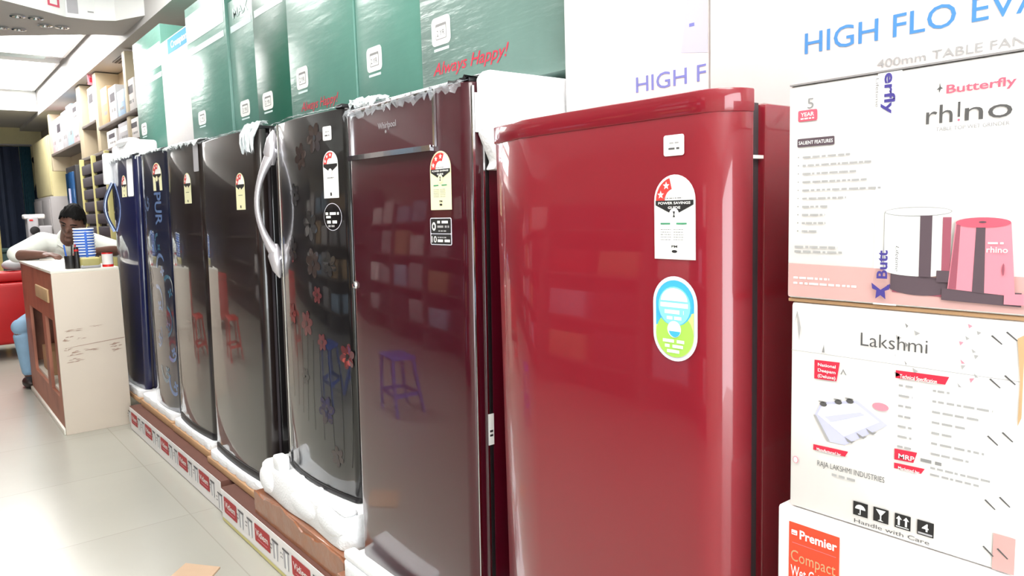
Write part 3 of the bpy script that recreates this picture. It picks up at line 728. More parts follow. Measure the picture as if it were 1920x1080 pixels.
a.rect(P, -4.72, 2.185, -4.33, 2.268, 'bluehd', .001); a.text(P, 'Crompton', -4.65, 2.208, .04, 'white', .32, .0018, .02); a.build('printed_front', tb)
green_carton('farthest green carton with a white upper third, standing above the last refrigerators', 4.892, 5.60, 1.602, 'green', (-5.52, -5.38, 1.79, 1.868), panel=True, ztop=2.40, dx=.02)

# ================================================================ white fan cartons on the red refrigerator
def white_carton(name, label, x0, x1, y0, y1, z0, z1, m='carton', group=None, bev=.004):
    t = thing(name, label, 'carton', (x0, y0, z0), group)
    MB().box(0, x1-x0, 0, y1-y0, 0, z1-z0, m, bev).build('box', t)
    return t, (lambda u, v, e=0: Vector((-e, -u-y0, v-z0)))
fnear, P = white_carton('fan_carton', 'white fan carton with large light blue capital lettering, above the right-hand stack', 1.2, 1.6, .18, .880, 1.392, 1.97, group='white fan cartons')
a = MB(); a.text(P, 'HIGH FLO EVA', -.687, 1.481, .0355, 'txtblue', .345, .001, .004, slope=0)
a.text(P, '400mm TABLE FAN', -.565, 1.438, .0135, 'lgrey', .2, .001); a.build('printed_text', fnear)
ffar, P = white_carton('fan_carton', 'white fan carton with faded lavender lettering, directly above the red refrigerator', 1.205, 1.65, .886, 1.283, 1.392, 1.97, group='white fan cartons')
a = MB(); a.text(P, 'HIGH F', -1.067, 1.469, .033, 'txtlav', .176, .001, .002)
a.poly(P, [(-.95, 1.53), (-.888, 1.52), (-.888, 1.68), (-.93, 1.66)], 'lav', .0006); stripes(a, P, -.93, -.918, 1.575, .006, 'txtlav', .001, 2); a.build('printed_text', ffar)

# ================================================================ right-hand stack of cartons
G = 'stacked white cartons beside the red refrigerator'
X = .90
# Butterfly grinder carton
tb, P = white_carton('grinder_carton', 'white wet grinder carton with mauve base band, topmost of the right-hand stack', X, 1.27, .06, .537, 1.109, 1.383, group=G)
a = MB()
a.poly(P, [(-.5345, 1.1115), (-.064, 1.1115), (-.064, 1.148), (-.29, 1.151), (-.409, 1.153), (-.5345, 1.155)], 'mauve', .0006)
# drum and grinder picture
a.poly(P, [(-.4, 1.126), (-.274, 1.121), (-.268, 1.124), (-.268, 1.132), (-.40, 1.15)], 'rosem', .001)
a.poly(P, [(-.402, 1.134)]+circ(-.37, 1.134, .036, .010, 12, 180, 360)+[(-.28, 1.126), (-.29, 1.14), (-.402, 1.15)], 'brown', .0012)
a.poly(P, circ(-.3735, 1.152, .0365, .006, 13, 180, 360)+[(-.337, 1.22), (-.41, 1.22)], 'white', .0016)
ring = circ(-.3735, 1.2205, .037, .0055, 26); a.poly(P, ring, 'lgrey', .0018); a.poly(P, circ(-.3735, 1.2205, .0358, .0045, 26), 'white', .002)
a.rect(P, -.4107, 1.152, -.4098, 1.22, 'lgrey', .0018); a.rect(P, -.37, 1.146, -.357, 1.216, 'brown', .0022)
a.rect(P, -.346, 1.15, -.337, 1.214, 'rosem', .0022); a.rect(P, -.351, 1.141, -.328, 1.154, 'brown', .0024)
a.poly(P, [(-.339, 1.134), (-.273, 1.13), (-.279, 1.208), (-.3325, 1.208)], 'rosel', .0026)
a.poly(P, [(-.338, 1.134), (-.33, 1.134), (-.3275, 1.206), (-.3315, 1.206)], 'rosem', .0028)
a.poly(P, [(-.314, 1.132), (-.302, 1.131), (-.303, 1.204), (-.312, 1.204)], 'brown', .0028)
a.poly(P, circ(-.3058, 1.208, .0268, .0055, 22), 'rosed', .003); a.poly(P, circ(-.3058, 1.2085, .004, .001, 8), 'brown', .0034)
a.poly(P, [(-.345, 1.121), (-.267, 1.119), (-.267, 1.134), (-.345, 1.1345)], 'brown', .0024); a.poly(P, [(-.283, 1.121), (-.264, 1.121), (-.264, 1.133), (-.283, 1.132)], 'rosel', .003)
a.text(P, 'rhino', -.301, 1.176, .0065, 'white', .02, .0036, .01); stripes(a, P, -.3, -.285, 1.185, .002, 'white', .0036, 2); a.poly(P, circ(-.2845, 1.158, .0012, .007, 8), 'rosem', .0036)
# lettering
a.poly(P, [(-.3575, 1.3545), (-.3545, 1.3575), (-.3545, 1.363), (-.353, 1.3575), (-.3505, 1.3555), (-.353, 1.355), (-.3545, 1.351), (-.355, 1.3548)], 'dgrey', .001)
a.text(P, 'Butterfly', -.3472, 1.3495, .0095, 'pinktxt', .067, .001, .018)
a.text(P, 'rh', -.3675, 1.318, .0215, 'dgrey', .0275, .001, .0); a.rect(P, -.335, 1.3228, -.3326, 1.339, 'dgrey', .001); a.poly(P, circ(-.3338, 1.3195, .0013, n=10), 'pinktxt', .001)
a.text(P, 'no', -.328, 1.318, .0215, 'dgrey', .045, .001, .0)
a.text(P, 'TABLE TOP WET GRINDER', -.357, 1.3095, .0042, 'grey', .072, .001)
a.text(P, '5', -.5105, 1.3525, .0135, 'grey', .0085, .001); a.poly(P, rr(-.523, 1.337, -.497, 1.351, .002), 'pinktxt', .001); a.poly(P, rr(-.5223, 1.3377, -.4977, 1.3503, .002), 'rosed', .0013)
a.text(P, 'YEAR', -.519, 1.3432, .005, 'white', .018, .0017, .015); stripes(a, P, -.519, -.501, 1.3395, .0018, 'white', .0017, 4)
a.poly(P, rr(-.5235, 1.305, -.474, 1.3155, .0015), 'brown', .001); a.text(P, 'SALIENT FEATURES', -.5215, 1.308, .0045, 'white', .0455, .0014, .01)
wds = (.062, .088, .07, .083, .1, .058, .034, .031, .032, .02)
for k, w in enumerate(wds):
    v = 1.2905-.0103*k-.0002*k; a.poly(P, circ(-.5218, v+.0015, .0009, n=6), 'grey', .001); stripes(a, P, -.516, -.516+w, v, .0024, 'lgrey', .001, k+20)
stripes(a, P, -.526, -.468, 1.1755, .0026, 'lgrey', .001, 2); stripes(a, P, -.526, -.462, 1.1695, .0026, 'lgrey', .001, 5)
stripes(a, P, -.527, -.478, 1.135, .0026, 'white', .001, 7); stripes(a, P, -.527, -.443, 1.128, .0026, 'white', .001, 8)
a.build('printed_front', tb)
a = MB()
a.rect(P, -.4225, 1.1095, -.395, 1.3825, 'white', .0004)
a.text(P, 'erfly', -.414, 1.3815, .0125, 'purple', .047, .0012, .025, vert=True); a.text(P, 'Lifetime', -.4245, 1.377, .004, 'grey', .033, .0012, vert=True)
# the lower word runs upward
Pr = lambda u, v, e=0: P(-(.405)-v, 1.1415+u, e)
a.text(Pr, 'Butt', 0, .0, .0125, 'purple', .034, .0042, .025)
Pr2 = lambda u, v, e=0: P(-(.3955)+v, 1.181-u, e)
a.text(Pr2, 'Lifetime', 0, 0, .004, 'dgrey', .03, .0042, 0, .25)
for s in (1, -1): a.poly(P, [(-.412, 1.128), (-.412+s*.011, 1.136), (-.412+s*.01, 1.129), (-.412+s*.005, 1.127), (-.412+s*.006, 1.117), (-.412, 1.1215)], 'purple', .0042)
o = a.build('printed_tape', tb); o['label'] = 'clear tape with purple lettering'
a = MB(); a.box(-.001, .36, .002, .475, .2742, .2762, 'steel'); a.build('lid_flap_or_shade', tb)  # grey strip puts the shadow line at the carton top into colour
# torn edge of the carton underneath / its gap shading comes from the render
# Lakshmi stove carton
tl, P = white_carton('stove_carton', 'worn white stove carton with red tags and black handling symbols, middle of the right-hand stack', X+.002, 1.27, .262, .532, .822, 1.104, 'cartonb', G, .005)
a = MB(); z = .0012
a.text(P, 'Lakshmi', -.437, 1.0565, .0175, 'dgrey', .078, z, -.004)
a.rect(P, -.53, 1.0385, -.264, 1.0392, 'lgrey', .0008)
def redtag(u0, v0, u1, v1, lines, sz):
    a.poly(P, [(u0, v0), (u1-.004, v0+.001), (u1, v1+.001), (u0, v1)], 'redink', z)
    for k, s in enumerate(lines): a.text(P, s, u0+.005, v1-(k+1)*sz*1.75, sz, 'white', (u1-u0)*.7, z+.0005, .012)
redtag(-.497, 1.005, -.463, 1.03, ('National', 'Deepam', '(Deluxe)'), .0042)
redtag(-.394, 1.0225, -.335, 1.032, ('Technical Specification',), .005)
redtag(-.497, .909, -.45, .9165, ('Manufactured by:',), .004); redtag(-.393, .922, -.367, .9355, ('MRP',), .006); redtag(-.393, .911, -.358, .918, ('Marketed by:',), .0038)
a.text(P, 'RAJA LAKSHMI INDUSTRIES', -.491, .889, .0075, 'dgrey', .087, z, -.004); stripes(a, P, -.471, -.44, .8805, .003, 'lgrey', z, 3)
for k in range(7):
    v = 1.013-.0125*k; stripes(a, P, -.39, -.374, v, .0026, 'lgrey', z, k+1); stripes(a, P, -.352, -.352+(.018, .062, .05, .035, .022, .055, .04)[k], v, .0026, 'lgrey', z, k+31)
stripes(a, P, -.352, -.29, .921, .0024, 'lgrey', z, 3); stripes(a, P, -.352, -.3, .913, .0024, 'lgrey', z, 6)
stripes(a, P, -.363, -.34, .927, .004, 'grey', z, 12)
a.poly(P, [(-.462, 1.016), (-.4585, 1.0235), (-.454, 1.016), (-.4555, 1.016), (-.4585, 1.0205), (-.4605, 1.016)], 'grey', z)
# stove picture
a.poly(P, [(-.497, .955), (-.487, .975), (-.44, .986), (-.402, .962), (-.455, .925), (-.478, .925)], 'lav', .0008)
a.poly(P, [(-.492, .958), (-.485, .972), (-.442, .982), (-.412, .964), (-.456, .936)], 'white', .001)
a.poly(P, [(-.482, .957), (-.435, .972), (-.43, .969), (-.474, .951)], 'lav', .0013)
for u, v in ((-.484, .973), (-.464, .9795), (-.449, .9835)):
    a.poly(P, circ(u, v, .005, .0032, 10), 'dgrey', .0014); a.poly(P, circ(u-.001, v+.003, .006, .001, 8), 'grey', .0014)
for u, v in ((-.455, .936), (-.44, .945), (-.428, .953)): a.poly(P, [(u, v), (u+.009, v-.004), (u+.014, v-.002), (u+.009, v-.0065), (u+.004, v-.0055)], 'grey', .0014)
a.poly(P, [(-.497, .956), (-.478, .925), (-.474, .925), (-.494, .957)], 'lgrey', .0014)
a.poly(P, circ(-.411, .9835, .010, .005, 14), 'rosel', z)
# line drawings and scuffs
for k in range(9):
    u = -.385+.012*math.sin(k*2.1); v = 1.09-.0075*k; a.poly(P, [(u, v), (u+.004+.004*math.sin(k), v-.003), (u+.002, v-.006)], 'lgrey' if k % 3 else 'grey', z)
for k in range(11):
    u = -.318+.009*math.sin(k*1.7); v = 1.096-.0068*k; a.poly(P, [(u, v), (u+.005, v-.002+.003*math.sin(k*3)), (u+.0015, v-.005)], 'lgrey' if k % 3 else 'rosel', z)
a.poly(P, [(-.527, 1.07), (-.522, 1.093), (-.517, 1.07), (-.519, 1.052), (-.521, 1.072), (-.5225, 1.086)], 'lgrey', z)
a.poly(P, [(-.487, 1.041), (-.4845, 1.052), (-.4835, 1.041)], 'grey', z); a.poly(P, circ(-.522, .889, .004, .005, 10), 'rosel', z); a.poly(P, circ(-.522, .889, .003, .004, 10), 'carton', z+.0003)
for (u, v) in ((-.295, 1.085), (-.281, 1.0905), (-.295, 1.037), (-.281, 1.043), (-.295, .973), (-.281, .98), (-.295, .9), (-.281, .907), (-.295, .846), (-.281, .848)):
    a.poly(P, [(u, v), (u+.0105, v-.0085), (u+.0115, v-.0075), (u+.0015, v+.0012)], 'dgrey', z)
# handling symbols
for k, u in enumerate((-.442, -.4165, -.3905, -.3645)):
    a.rect(P, u, .8375, u+.0185, .8555, 'ink', z); c = u+.00925; e = z+.0006
    if k == 0:
        a.poly(P, circ(c, .8465, .0065, .006, 11, 0, 180), 'white', e); a.rect(P, c-.0006, .8395, c+.0006, .8465, 'white', e); a.poly(P, [(c, .8395), (c-.0025, .8395), (c-.0025, .841), (c-.0015, .8405)], 'white', e)
    elif k == 1: a.poly(P, [(c-.006, .8535), (c+.006, .8535), (c+.0008, .8465), (c+.0008, .841), (c+.0035, .8395), (c-.0035, .8395), (c-.0008, .841), (c-.0008, .8465)], 'white', e)
    elif k == 2:
        for q in (-.0042, .0042): a.poly(P, [(c+q-.0012, .8415), (c+q+.0012, .8415), (c+q+.0012, .849), (c+q+.0035, .849), (c+q, .8535), (c+q-.0035, .849), (c+q-.0012, .849)], 'white', e)
        a.rect(P, c-.0075, .8392, c+.0075, .8402, 'white', e)
    else:
        a.text(P, '4', c, .8435, .0095, 'white', .0075, e, .02, align='c'); a.rect(P, c-.008, .839, c+.008, .8412, 'boxgrey', e)
a.text(P, 'Handle with Care', -.4405, .8275, .0055, 'dgrey', .09, z)
a.build('printed_front', tl)
a = MB(); a.rect(P, -.285, .8235, -.2635, .865, 'mauve', .0008); a.poly(P, [(-.27, 1.085), (-.263, 1.09), (-.263, 1.0), (-.2665, .99), (-.266, 1.04)], 'boxtan', .0012); o = a.build('torn_tape', tl); o['label'] = 'torn pinkish tape along the edge'
# Premier carton
tp, P = white_carton('mixer_carton', 'white carton with orange-red name panel at the bottom of the right-hand stack', X-.004, 1.27, .05, .545, .50, .821, 'carton', G, .004)
a = MB(); a.rect(P, -.527, .69, -.456, .803, 'orange', .001)
a.text(P, 'Premier', -.511, .783, .0125, 'white', .052, .0018, .025); a.poly(P, rr(-.523, .786, -.5145, .793, .001), 'white', .0018); a.rect(P, -.522, .788, -.5155, .789, 'orange', .0024)
a.rect(P, -.522, .7745, -.46, .775, 'rosel', .0016)
a.text(P, 'Compact', -.5235, .749, .0165, 'boxtan', .063, .0018, -.002); a.text(P, 'Wet Grinder', -.5235, .727, .0165, 'white', .064, .0018, .004)
stripes(a, P, -.438, -.42, .752, .003, 'lgrey', .001, 2); stripes(a, P, -.438, -.405, .745, .003, 'lgrey', .001, 4)
a.build('printed_front', tp)
tq, P = white_carton('plain_carton', 'plain white carton on the floor at the foot of the right-hand stack', X-.01, 1.27, .05, .55, 0, .499, 'carton', G, .004)
# gap filler flap: open lid edge of the stove carton
a = MB(); a.box(.0, .36, -.012, .274, .282, .2865, 'kraft', .001); a.build('lid_flap_or_shade', tl)

# ================================================================ counter
t = thing('counter', 'narrow cream and reddish wood counter at the end of the row', 'counter', (.594, 4.92, 0))
cw, cl, ch = .345, 1.54, .94
a = MB(); a.box(-.006, cw, -.012, cl, ch, ch+.018, 'countert', .003); a.build('counter_top', t)
a = MB(); a.box(-.004, cw, -.018, 0, 0, ch, 'counterw', .002); a.build('end_panel', t)
a = MB(); P = plane((0, -.0185, 0), (1, 0, 0), (0, -1, 0))
a.poly(P, [(.01, .505), (.36*.95, .53), (.36*.95, .535), (.1, .515)], 'smudge', .0006)
rnd = random.Random(4)
for (u, v, w, h) in ((.03, .60, .10, .012), (.16, .615, .07, .008), (.02, .545, .06, .02), (.09, .55, .05, .008), (.02, .46, .09, .02), (.12, .475, .08, .015), (.25, .48, .09, .022), (.03, .42, .1, .018), (.25, .455, .08, .012), (.02, .49, .05, .012)):
    for k in range(9):
        uu = u+rnd.random()*w*.7; vv = v+rnd.random()*h*1.2; ln = w*rnd.uniform(.15, .5); th = h*rnd.uniform(.12, .35)
        a.poly(P, [(uu, vv), (uu+ln*.6, vv+th*.2), (uu+ln, vv+th*.7), (uu+ln*.5, vv+th), (uu+ln*.1, vv+th*.6)], 'smudge', .0006+.0001*k)
o = a.build('scuff_marks', t); o['label'] = 'brown scuffs across the cream panel'
a = MB(); a.box(0, .018, 0, .13, .03, ch, 'counterb'); a.box(0, .018, cl-.32, cl, .03, ch, 'counterb'); a.box(0, .018, .13, cl-.32, .66, ch, 'counterb'); a.box(0, .018, .13, cl-.32, .03, .2, 'counterb')
a.box(0, .018, .45, .58, .2, .66, 'counterb'); a.build('side_frame', t)
a = MB(); a.box(-.012, .02, .0, cl, 0, .03, 'countert', .002); a.build('kick_strip', t)
a = MB(); a.box(-.012, .0, .16, .7, .76, .84, 'boxtan', .006, 3); a.build('side_ledge', t)
a = MB(); a.box(.018, cw-.012, .005, cl-.005, .2, .218, 'countert'); a.box(.018, cw-.012, .005, cl-.005, .66, .675, 'countert'); a.build('shelf', t)
a = MB(); a.box(cw-.012, cw, 0, cl, 0, ch, 'counterw'); a.build('back_panel', t)
a = MB(); a.box(.02, cw-.012, cl-.018, cl, 0, ch, 'counterb'); a.build('far_panel', t)
t = thing('storage_carton', 'brown carton sitting on the low shelf inside the counter', 'carton', (.64, 5.7, .2185))
MB().box(0, .2, 0, .4, 0, .16, 'kraft', .003).build('box', t); MB().box(.08, .12, .02, .38, .16, .161, 'boxtan').build('tape', t)
t = thing('upright_board', 'pale upright board stored inside the counter', 'board', (.66, 5.1, .2185))
MB().box(0, .02, 0, .3, 0, .43, 'boxgrey', .003).build('board', t)

# things on the counter
zt = .9585
t = thing('cup_stack', 'tall stack of blue and white paper cups on the counter', 'cups', (.797, 5.066, zt))
n = 10; H = .232
for k in range(n):
    z0 = H-.085-(n-1-k)*.0165; a = MB()
    a.lathe([(.0505, max(0, z0+.066)), (.054, z0+.0765)], (0, 0, 0), 'cupb', 28)
    a.lathe([(.054, z0+.0765), (.057, z0+.0775), (.057, z0+.083), (.052, z0+.085)], (0, 0, 0), 'cup', 28)
    a.build('paper_cup', t)
a = MB(); a.lathe([(.040, 0), (.0508, max(.05, H-.085-(n-1)*.0165+.066))], (0, 0, 0), 'cup', 28); a.build('lowest_cup', t)
a = MB(); a.box(-.006, .006, -.0585, -.05, .0, .21, 'cupb', .002); a.build('printed_band', t)
t = thing('pen_holder', 'black pen holder on the counter beside the blue cups', 'pen holder', (.705, 4.99, zt))
a = MB(); a.lathe([(.028, 0), (.03, .005), (.03, .075), (.026, .075), (.026, .01)], (0, 0, 0), 'dark', 20); a.build('holder_cup', t)
for dx, dy, m in ((.006, 0, 'ink'), (-.012, .006, 'cupb'), (.014, -.008, 'plasticred')):
    MB().tube([(dx, dy, .012), (dx*2.1, dy*1.5, .14)], .004, m, 8).build('pen', t)
t = thing('marker_pen', 'black marker standing upright in front of the blue cups', 'marker', (.735, 4.965, zt))
a = MB(); a.lathe([(.014, 0), (.015, .004), (.015, .075), (.012, .08), (.012, .12), (.009, .125)], (0, 0, 0), 'dark', 16); a.build('barrel', t); MB().lathe([(.0125, .1), (.0125, .112)], (0, 0, 0), 'plasticred', 16).build('red_band', t)
t = thing('sponge_pack', 'khaki wrapped pack lying in front of the blue cups', 'pack', (.797, 4.945, zt))
MB().box(-.05, .052, -.035, .035, 0, .062, 'khaki', .012, 3).build('pack', t); MB().box(-.0505, .0525, -.0355, .0355, .0, .022, 'boxgrey', .008, 3).build('lower_band', t)
t = thing('paper_roll', 'white and red wrapped roll at the right end of the counter', 'packet', (.893, 4.96, zt))
MB().lathe([(.03, 0), (.03, .085)], (0, 0, 0), 'carton', 20).build('roll', t); a = MB(); a.lathe([(.0306, 0), (.0306, .014)], (0, 0, 0), 'plasticred', 20); a.lathe([(.0306, .076), (.0306, .085)], (0, 0, 0), 'plasticred', 20); a.build('red_band', t)
for k, (x0, x1, y0, y1, rz, lab) in enumerate(((-.07, .07, -.22, .22, .15, 'white sheet of paper by the pen holder on the counter'), (-.09, .09, -.13, .13, -.2, 'open white notebook under the hand of the seated man'))):
    o = MB().box(x0, x1, y0, y1, 0, .004, 'paper').build('paper_sheet' if k == 0 else 'notebook', None, ((.69, 5.25, zt) if k == 0 else (.755, 6.0, zt))); o.rotation_euler = (0, 0, rz)
    tag(o, lab, 'paper' if k == 0 else 'notebook')
    if k == 0: b = MB(); b.poly(lambda u, v, e=0: Vector((u, v, .0045)), circ(.02, .0, .012, .02), 'dgrey'); b.build('printed_mark', o)

# ================================================================ the man
def limb(mb, pts, rs, m, flat=1.0, up=(0, 0, 1)):
    """a tapered closed limb with a ball at every joint; everything is fused by the voxel remesh"""
    P = []; Q = []
    for k in range(len(pts)-1):
        for q in range(6): P.append(pts[k].lerp(pts[k+1], q/6)); Q.append(rs[k]+(rs[k+1]-rs[k])*q/6)
    P.append(pts[-1]); Q.append(rs[-1])
    mb.tube(P, Q, m, 20, flat, up)
    for p, r in zip(pts, rs): mb.ell(p, (r*flat, r, r) if flat > 1 else (r, r, r), m)
def fuse(o, vox, it):
    rm = o.modifiers.new('fuse', 'REMESH'); rm.mode = 'VOXEL'; rm.voxel_size = vox; rm.use_smooth_shade = True
    q = o.modifiers.new('smooth', 'SMOOTH'); q.iterations = it; q.factor = .5
man = thing('person', 'man in a white short-sleeved shirt writing at the counter, head bent down', 'person', (.93, 6.9, 0))
off = Vector((-.93, -6.9, 0))
def L(*p): return Vector(p)+off
hd = Matrix.Translation(L(.955, 6.5, 1.222)) @ Euler((math.radians(30), math.radians(16), math.radians(-22)), 'XYZ').to_matrix().to_4x4()
J = dict(pel=L(.93, 6.93, .55), ches=L(.93, 6.8, .95), neck=L(.93, 6.68, 1.10), head=L(.945, 6.57, 1.19), sl=L(.765, 6.72, 1.075), sr=L(1.10, 6.72, 1.065), el=L(.585, 6.56, .995), er=L(1.265, 6.5, .99), wl=L(.735, 6.315, .998), wr=L(1.02, 6.32, 1.0),
         hl=L(.86, 6.93, .55), kl=L(.565, 6.575, .46), al=L(.595, 6.62, .09), hr=L(1.0, 6.93, .55), kr=L(1.04, 6.56, .48), ar=L(1.04, 6.62, .09))
body = MB()
limb(body, [J['pel'], J['ches'], J['neck']-Vector((0, 0, .03))], [.10, .11, .06], 'skin', 1.3, (0, 1, 0))
limb(body, [J['neck']-Vector((0, 0, .05)), J['head']], [.058, .052], 'skin')
for a_, b_, c_ in (('sl', 'el', 'wl'), ('sr', 'er', 'wr')): limb(body, [J[a_], J[b_], J[b_].lerp(J[c_], .35), J[c_]], [.05, .04, .041, .026], 'skin')
for a_, b_, c_ in (('hl', 'kl', 'al'), ('hr', 'kr', 'ar')): limb(body, [J[a_], J[b_], J[b_].lerp(J[c_], .35), J[c_]], [.075, .05, .048, .034], 'skin')
# head
t = bmesh.new(); bmesh.ops.create_uvsphere(t, u_segments=32, v_segments=24, radius=1)
for v in t.verts:
    x, y, z = v.co; k = 1-.28*max(0, -z)**1.5
    v.co = Vector((x*.076*k, y*.096*(1-.12*max(0, -z))-(.012*max(0, -z) if y < 0 else 0), z*.125))
body.take(t, 'skin', True, hd)
body.ell((0, -.098, -.012), (.014, .02, .024), 'skin', hd); body.ell((0, -.088, .008), (.009, .014, .03), 'skin', hd)
body.ell((0, -.09, -.058), (.026, .012, .008), 'skin', hd); body.ell((0, -.088, -.07), (.022, .012, .008), 'skin', hd); body.ell((0, -.075, -.108), (.026, .022, .02), 'skin', hd)
for s in (-1, 1):
    body.ell((s*.078, .008, -.005), (.012, .022, .034), 'skin', hd); body.ell((s*.034, -.086, .032), (.026, .012, .008), 'skin', hd)
# hands
def hand(w, e, thumb, curl):
    d = (w-e).normalized(); d.z = -.05; d.normalize(); sd = d.cross(Vector((0, 0, 1))).normalized()*thumb; up = Vector((0, 0, 1))
    rot = Matrix((d, sd, up)).transposed().to_4x4()
    body.ell((.045, 0, 0), (.05, .04, .018), 'skin', Matrix.Translation(w) @ rot, 14, 10)
    for k, (o, ln) in enumerate(((.027, .068), (.009, .078), (-.010, .072), (-.028, .056))):
        p = w+d*.085+sd*o; q = p+d*ln*.5-up*curl*.3*ln; r_ = q+d*ln*.35-up*curl*ln*.5
        body.tube([w+d*.06+sd*o*.8, p, q, r_], [.011, .0105, .0095, .007], 'skin', 8)
    p = w+d*.03+sd*.036; body.tube([w+d*.015+sd*.02, p, p+d*.03+sd*.018, p+d*.055+sd*.012-up*.008], [.013, .012, .011, .008], 'skin', 8)
hand(J['wl'], J['el'], 1, .5); hand(J['wr'], J['er'], -1, .4)
bo = body.build('body', man)
fuse(bo, .006, 4)
# shirt
s = MB()
limb(s, [J['pel']+Vector((0, -.01, .03)), J['pel']*.5+J['ches']*.5, J['ches'], J['neck']+Vector((0, .03, -.06))], [.125, .125, .135, .085], 'shirt', 1.32, (0, 1, 0))
limb(s, [J['neck']+Vector((0, .02, -.06)), J['neck']+Vector((.002, -.012, .012))], [.085, .066], 'shirt')
for a_, b_, sg in (('sl', 'el', 1), ('sr', 'er', -1)):
    limb(s, [J['neck']+Vector((-sg*.04, .03, -.045)), J[a_]+Vector((sg*.012, 0, 0)), J[a_].lerp(J[b_], .55), J[b_]+Vector((sg*.004, .004, .008))], [.07, .082, .072, .064], 'shirt')
so = s.build('shirt', man); fuse(so, .008, 6)
c = MB()
for sgn in (-1, 1):
    q = J['neck']+Vector((sgn*.012, -.058, -.03)); c.add([q, q+Vector((sgn*.05, .015, .035)), q+Vector((sgn*.06, -.005, -.012)), q+Vector((sgn*.012, -.012, -.05)), q+Vector((0, .01, -.004)), q+Vector((sgn*.05, .025, .03)), q+Vector((sgn*.06, .006, -.016)), q+Vector((sgn*.012, 0, -.054))], [(0, 1, 2, 3), (4, 5, 6, 7), (0, 1, 5, 4), (1, 2, 6, 5), (2, 3, 7, 6), (3, 0, 4, 7)], 'shirt')
c.build('collar', man)
j = MB()
limb(j, [J['hl'], J['hr']], [.12, .12], 'jeans')
for a_, b_, c_ in (('hl', 'kl', 'al'), ('hr', 'kr', 'ar')): limb(j, [J[a_], J[b_], J[c_]+Vector((0, 0, .03))], [.095, .062, .048], 'jeans')
jo = j.build('jeans', man); fuse(jo, .009, 5)
for an in (J['al'], J['ar']):
    q = MB(); q.ell(an+Vector((-.01, -.05, -.05)), (.045, .12, .04), 'shoe'); q.build('shoe', man)
# hair, brows, eyes
h = MB(); t = bmesh.new(); bmesh.ops.create_uvsphere(t, u_segments=48, v_segments=40, radius=1)
for v in list(t.verts):
    x, y, z = v.co
    if z < (.30 if y < -.55 else (.05 if y < .1 else -.5)) or (y < -.2 and z < .62 - .25*abs(x)): t.verts.remove(v)
for v in t.verts:
    n_ = 1.0+.06*noise.noise(v.co*5); v.co = Vector((v.co.x*.092*n_, v.co.y*.112*n_, v.co.z*.154*n_+.002))
ext = bmesh.ops.extrude_face_region(t, geom=t.faces[:])
for g in ext['geom']:
    if isinstance(g, bmesh.types.BMVert): g.co *= .86
bmesh.ops.recalc_face_normals(t, faces=t.faces[:]); h.take(t, 'hair', True, hd); h.build('hair', man)
e_ = MB()
for sg in (-1, 1): e_.tube([hd @ Vector((sg*.014, -.1, .04)), hd @ Vector((sg*.034, -.099, .047)), hd @ Vector((sg*.056, -.083, .04))], [.003, .005, .003], 'hair', 8)
e_.build('eyebrows', man)
e_ = MB()
for sg in (-1, 1): e_.ell((sg*.032, -.089, .017), (.014, .008, .0045), 'ink', hd)
e_.build('eyelashes', man)
t = thing('stool', 'black stool under the seated man behind the counter', 'stool', (.93, 6.95, 0))
a = MB(); a.lathe([(.16, .385), (.17, .39), (.17, .412), (.15, .417)], (0, 0, 0), 'dark', 24); a.build('seat', t)
for k in range(4): MB().tube([(.1*math.cos(PI/4+PI/2*k), .1*math.sin(PI/4+PI/2*k), .387), (.17*math.cos(PI/4+PI/2*k), .17*math.sin(PI/4+PI/2*k), 0.001)], .012, 'dark', 8).build('leg', t)

# ================================================================ background, far end of the shop
t = thing('sofa', 'red leatherette sofa behind the counter at the left edge', 'sofa', (.30, 8.0, 0))
a = MB(); a.box(-.85, .58, .0, .16, .14, .70, 'sofa', .04, 4); a.build('backrest', t)
a = MB(); a.box(-.85, .58, .02, .2, .70, .80, 'sofa', .035, 4); a.build('head_roll', t)
a = MB(); a.box(-.85, .58, .17, .85, .14, .40, 'sofa', .03, 3); a.build('seat', t)
for x in (-.83, .5): MB().box(x, x+.1, .03, .14, 0, .14, 'dark').build('foot', t)
for x in (-.83, .5): MB().box(x, x+.1, .72, .82, 0, .14, 'dark').build('foot', t)
for k, (x, m, lab) in enumerate(((-.06, 'teal', 'teal folded cloth lying on the red sofa back'), (.18, 'boxpink', 'pinkish cloth bundle lying on the red sofa back'), (.42, 'boxgrey', 'grey cloth bundle at the right end of the red sofa back'))):
    a = MB(); a.ell((0, 0, .04), (.09, .07, .05), m); a.ell((.04, .01, .06), (.06, .06, .04), m if k else 'tdark')
    tag(a.build('cloth_bundle', None, (x+.27, 8.1, .812)), lab, 'cloth')
# curtain across the back
def curtain(name, x0, x1, y, z0, z1, m, label, seed):
    r = random.Random(seed); n = 60; vs = []; fs = []
    for k in range(n+1):
        x = x0+(x1-x0)*k/n; d = .035*math.sin(k*.9)+.012*math.sin(k*2.3)
        for z in (z0, z1): vs.append((x, y+d*(1 if z == z0 else .6), z))
        for z in (z0, z1): vs.append((x, y+.02+d*(1 if z == z0 else .6), z))
    for k in range(n):
        b = k*4; c_ = b+4; fs += [(b, b+1, c_+1, c_), (b+2, b+3, c_+3, c_+2), (b+1, b+3, c_+3, c_+1), (b, b+2, c_+2, c_)]
    fs += [(0, 1, 3, 2), (n*4, n*4+1, n*4+3, n*4+2)]
    a = MB(); a.add(vs, fs, m, True); o = a.build(name); return tag(o, label, 'curtain')
curtain('curtain', .2, 1.395, 13.78, .02, 2.39, 'curtain', 'dark navy curtain across the back doorway', 1)
curtain('curtain', 1.40, 1.545, 13.74, .02, 2.39, 'teal', 'narrow teal curtain beside the dark navy one', 2)
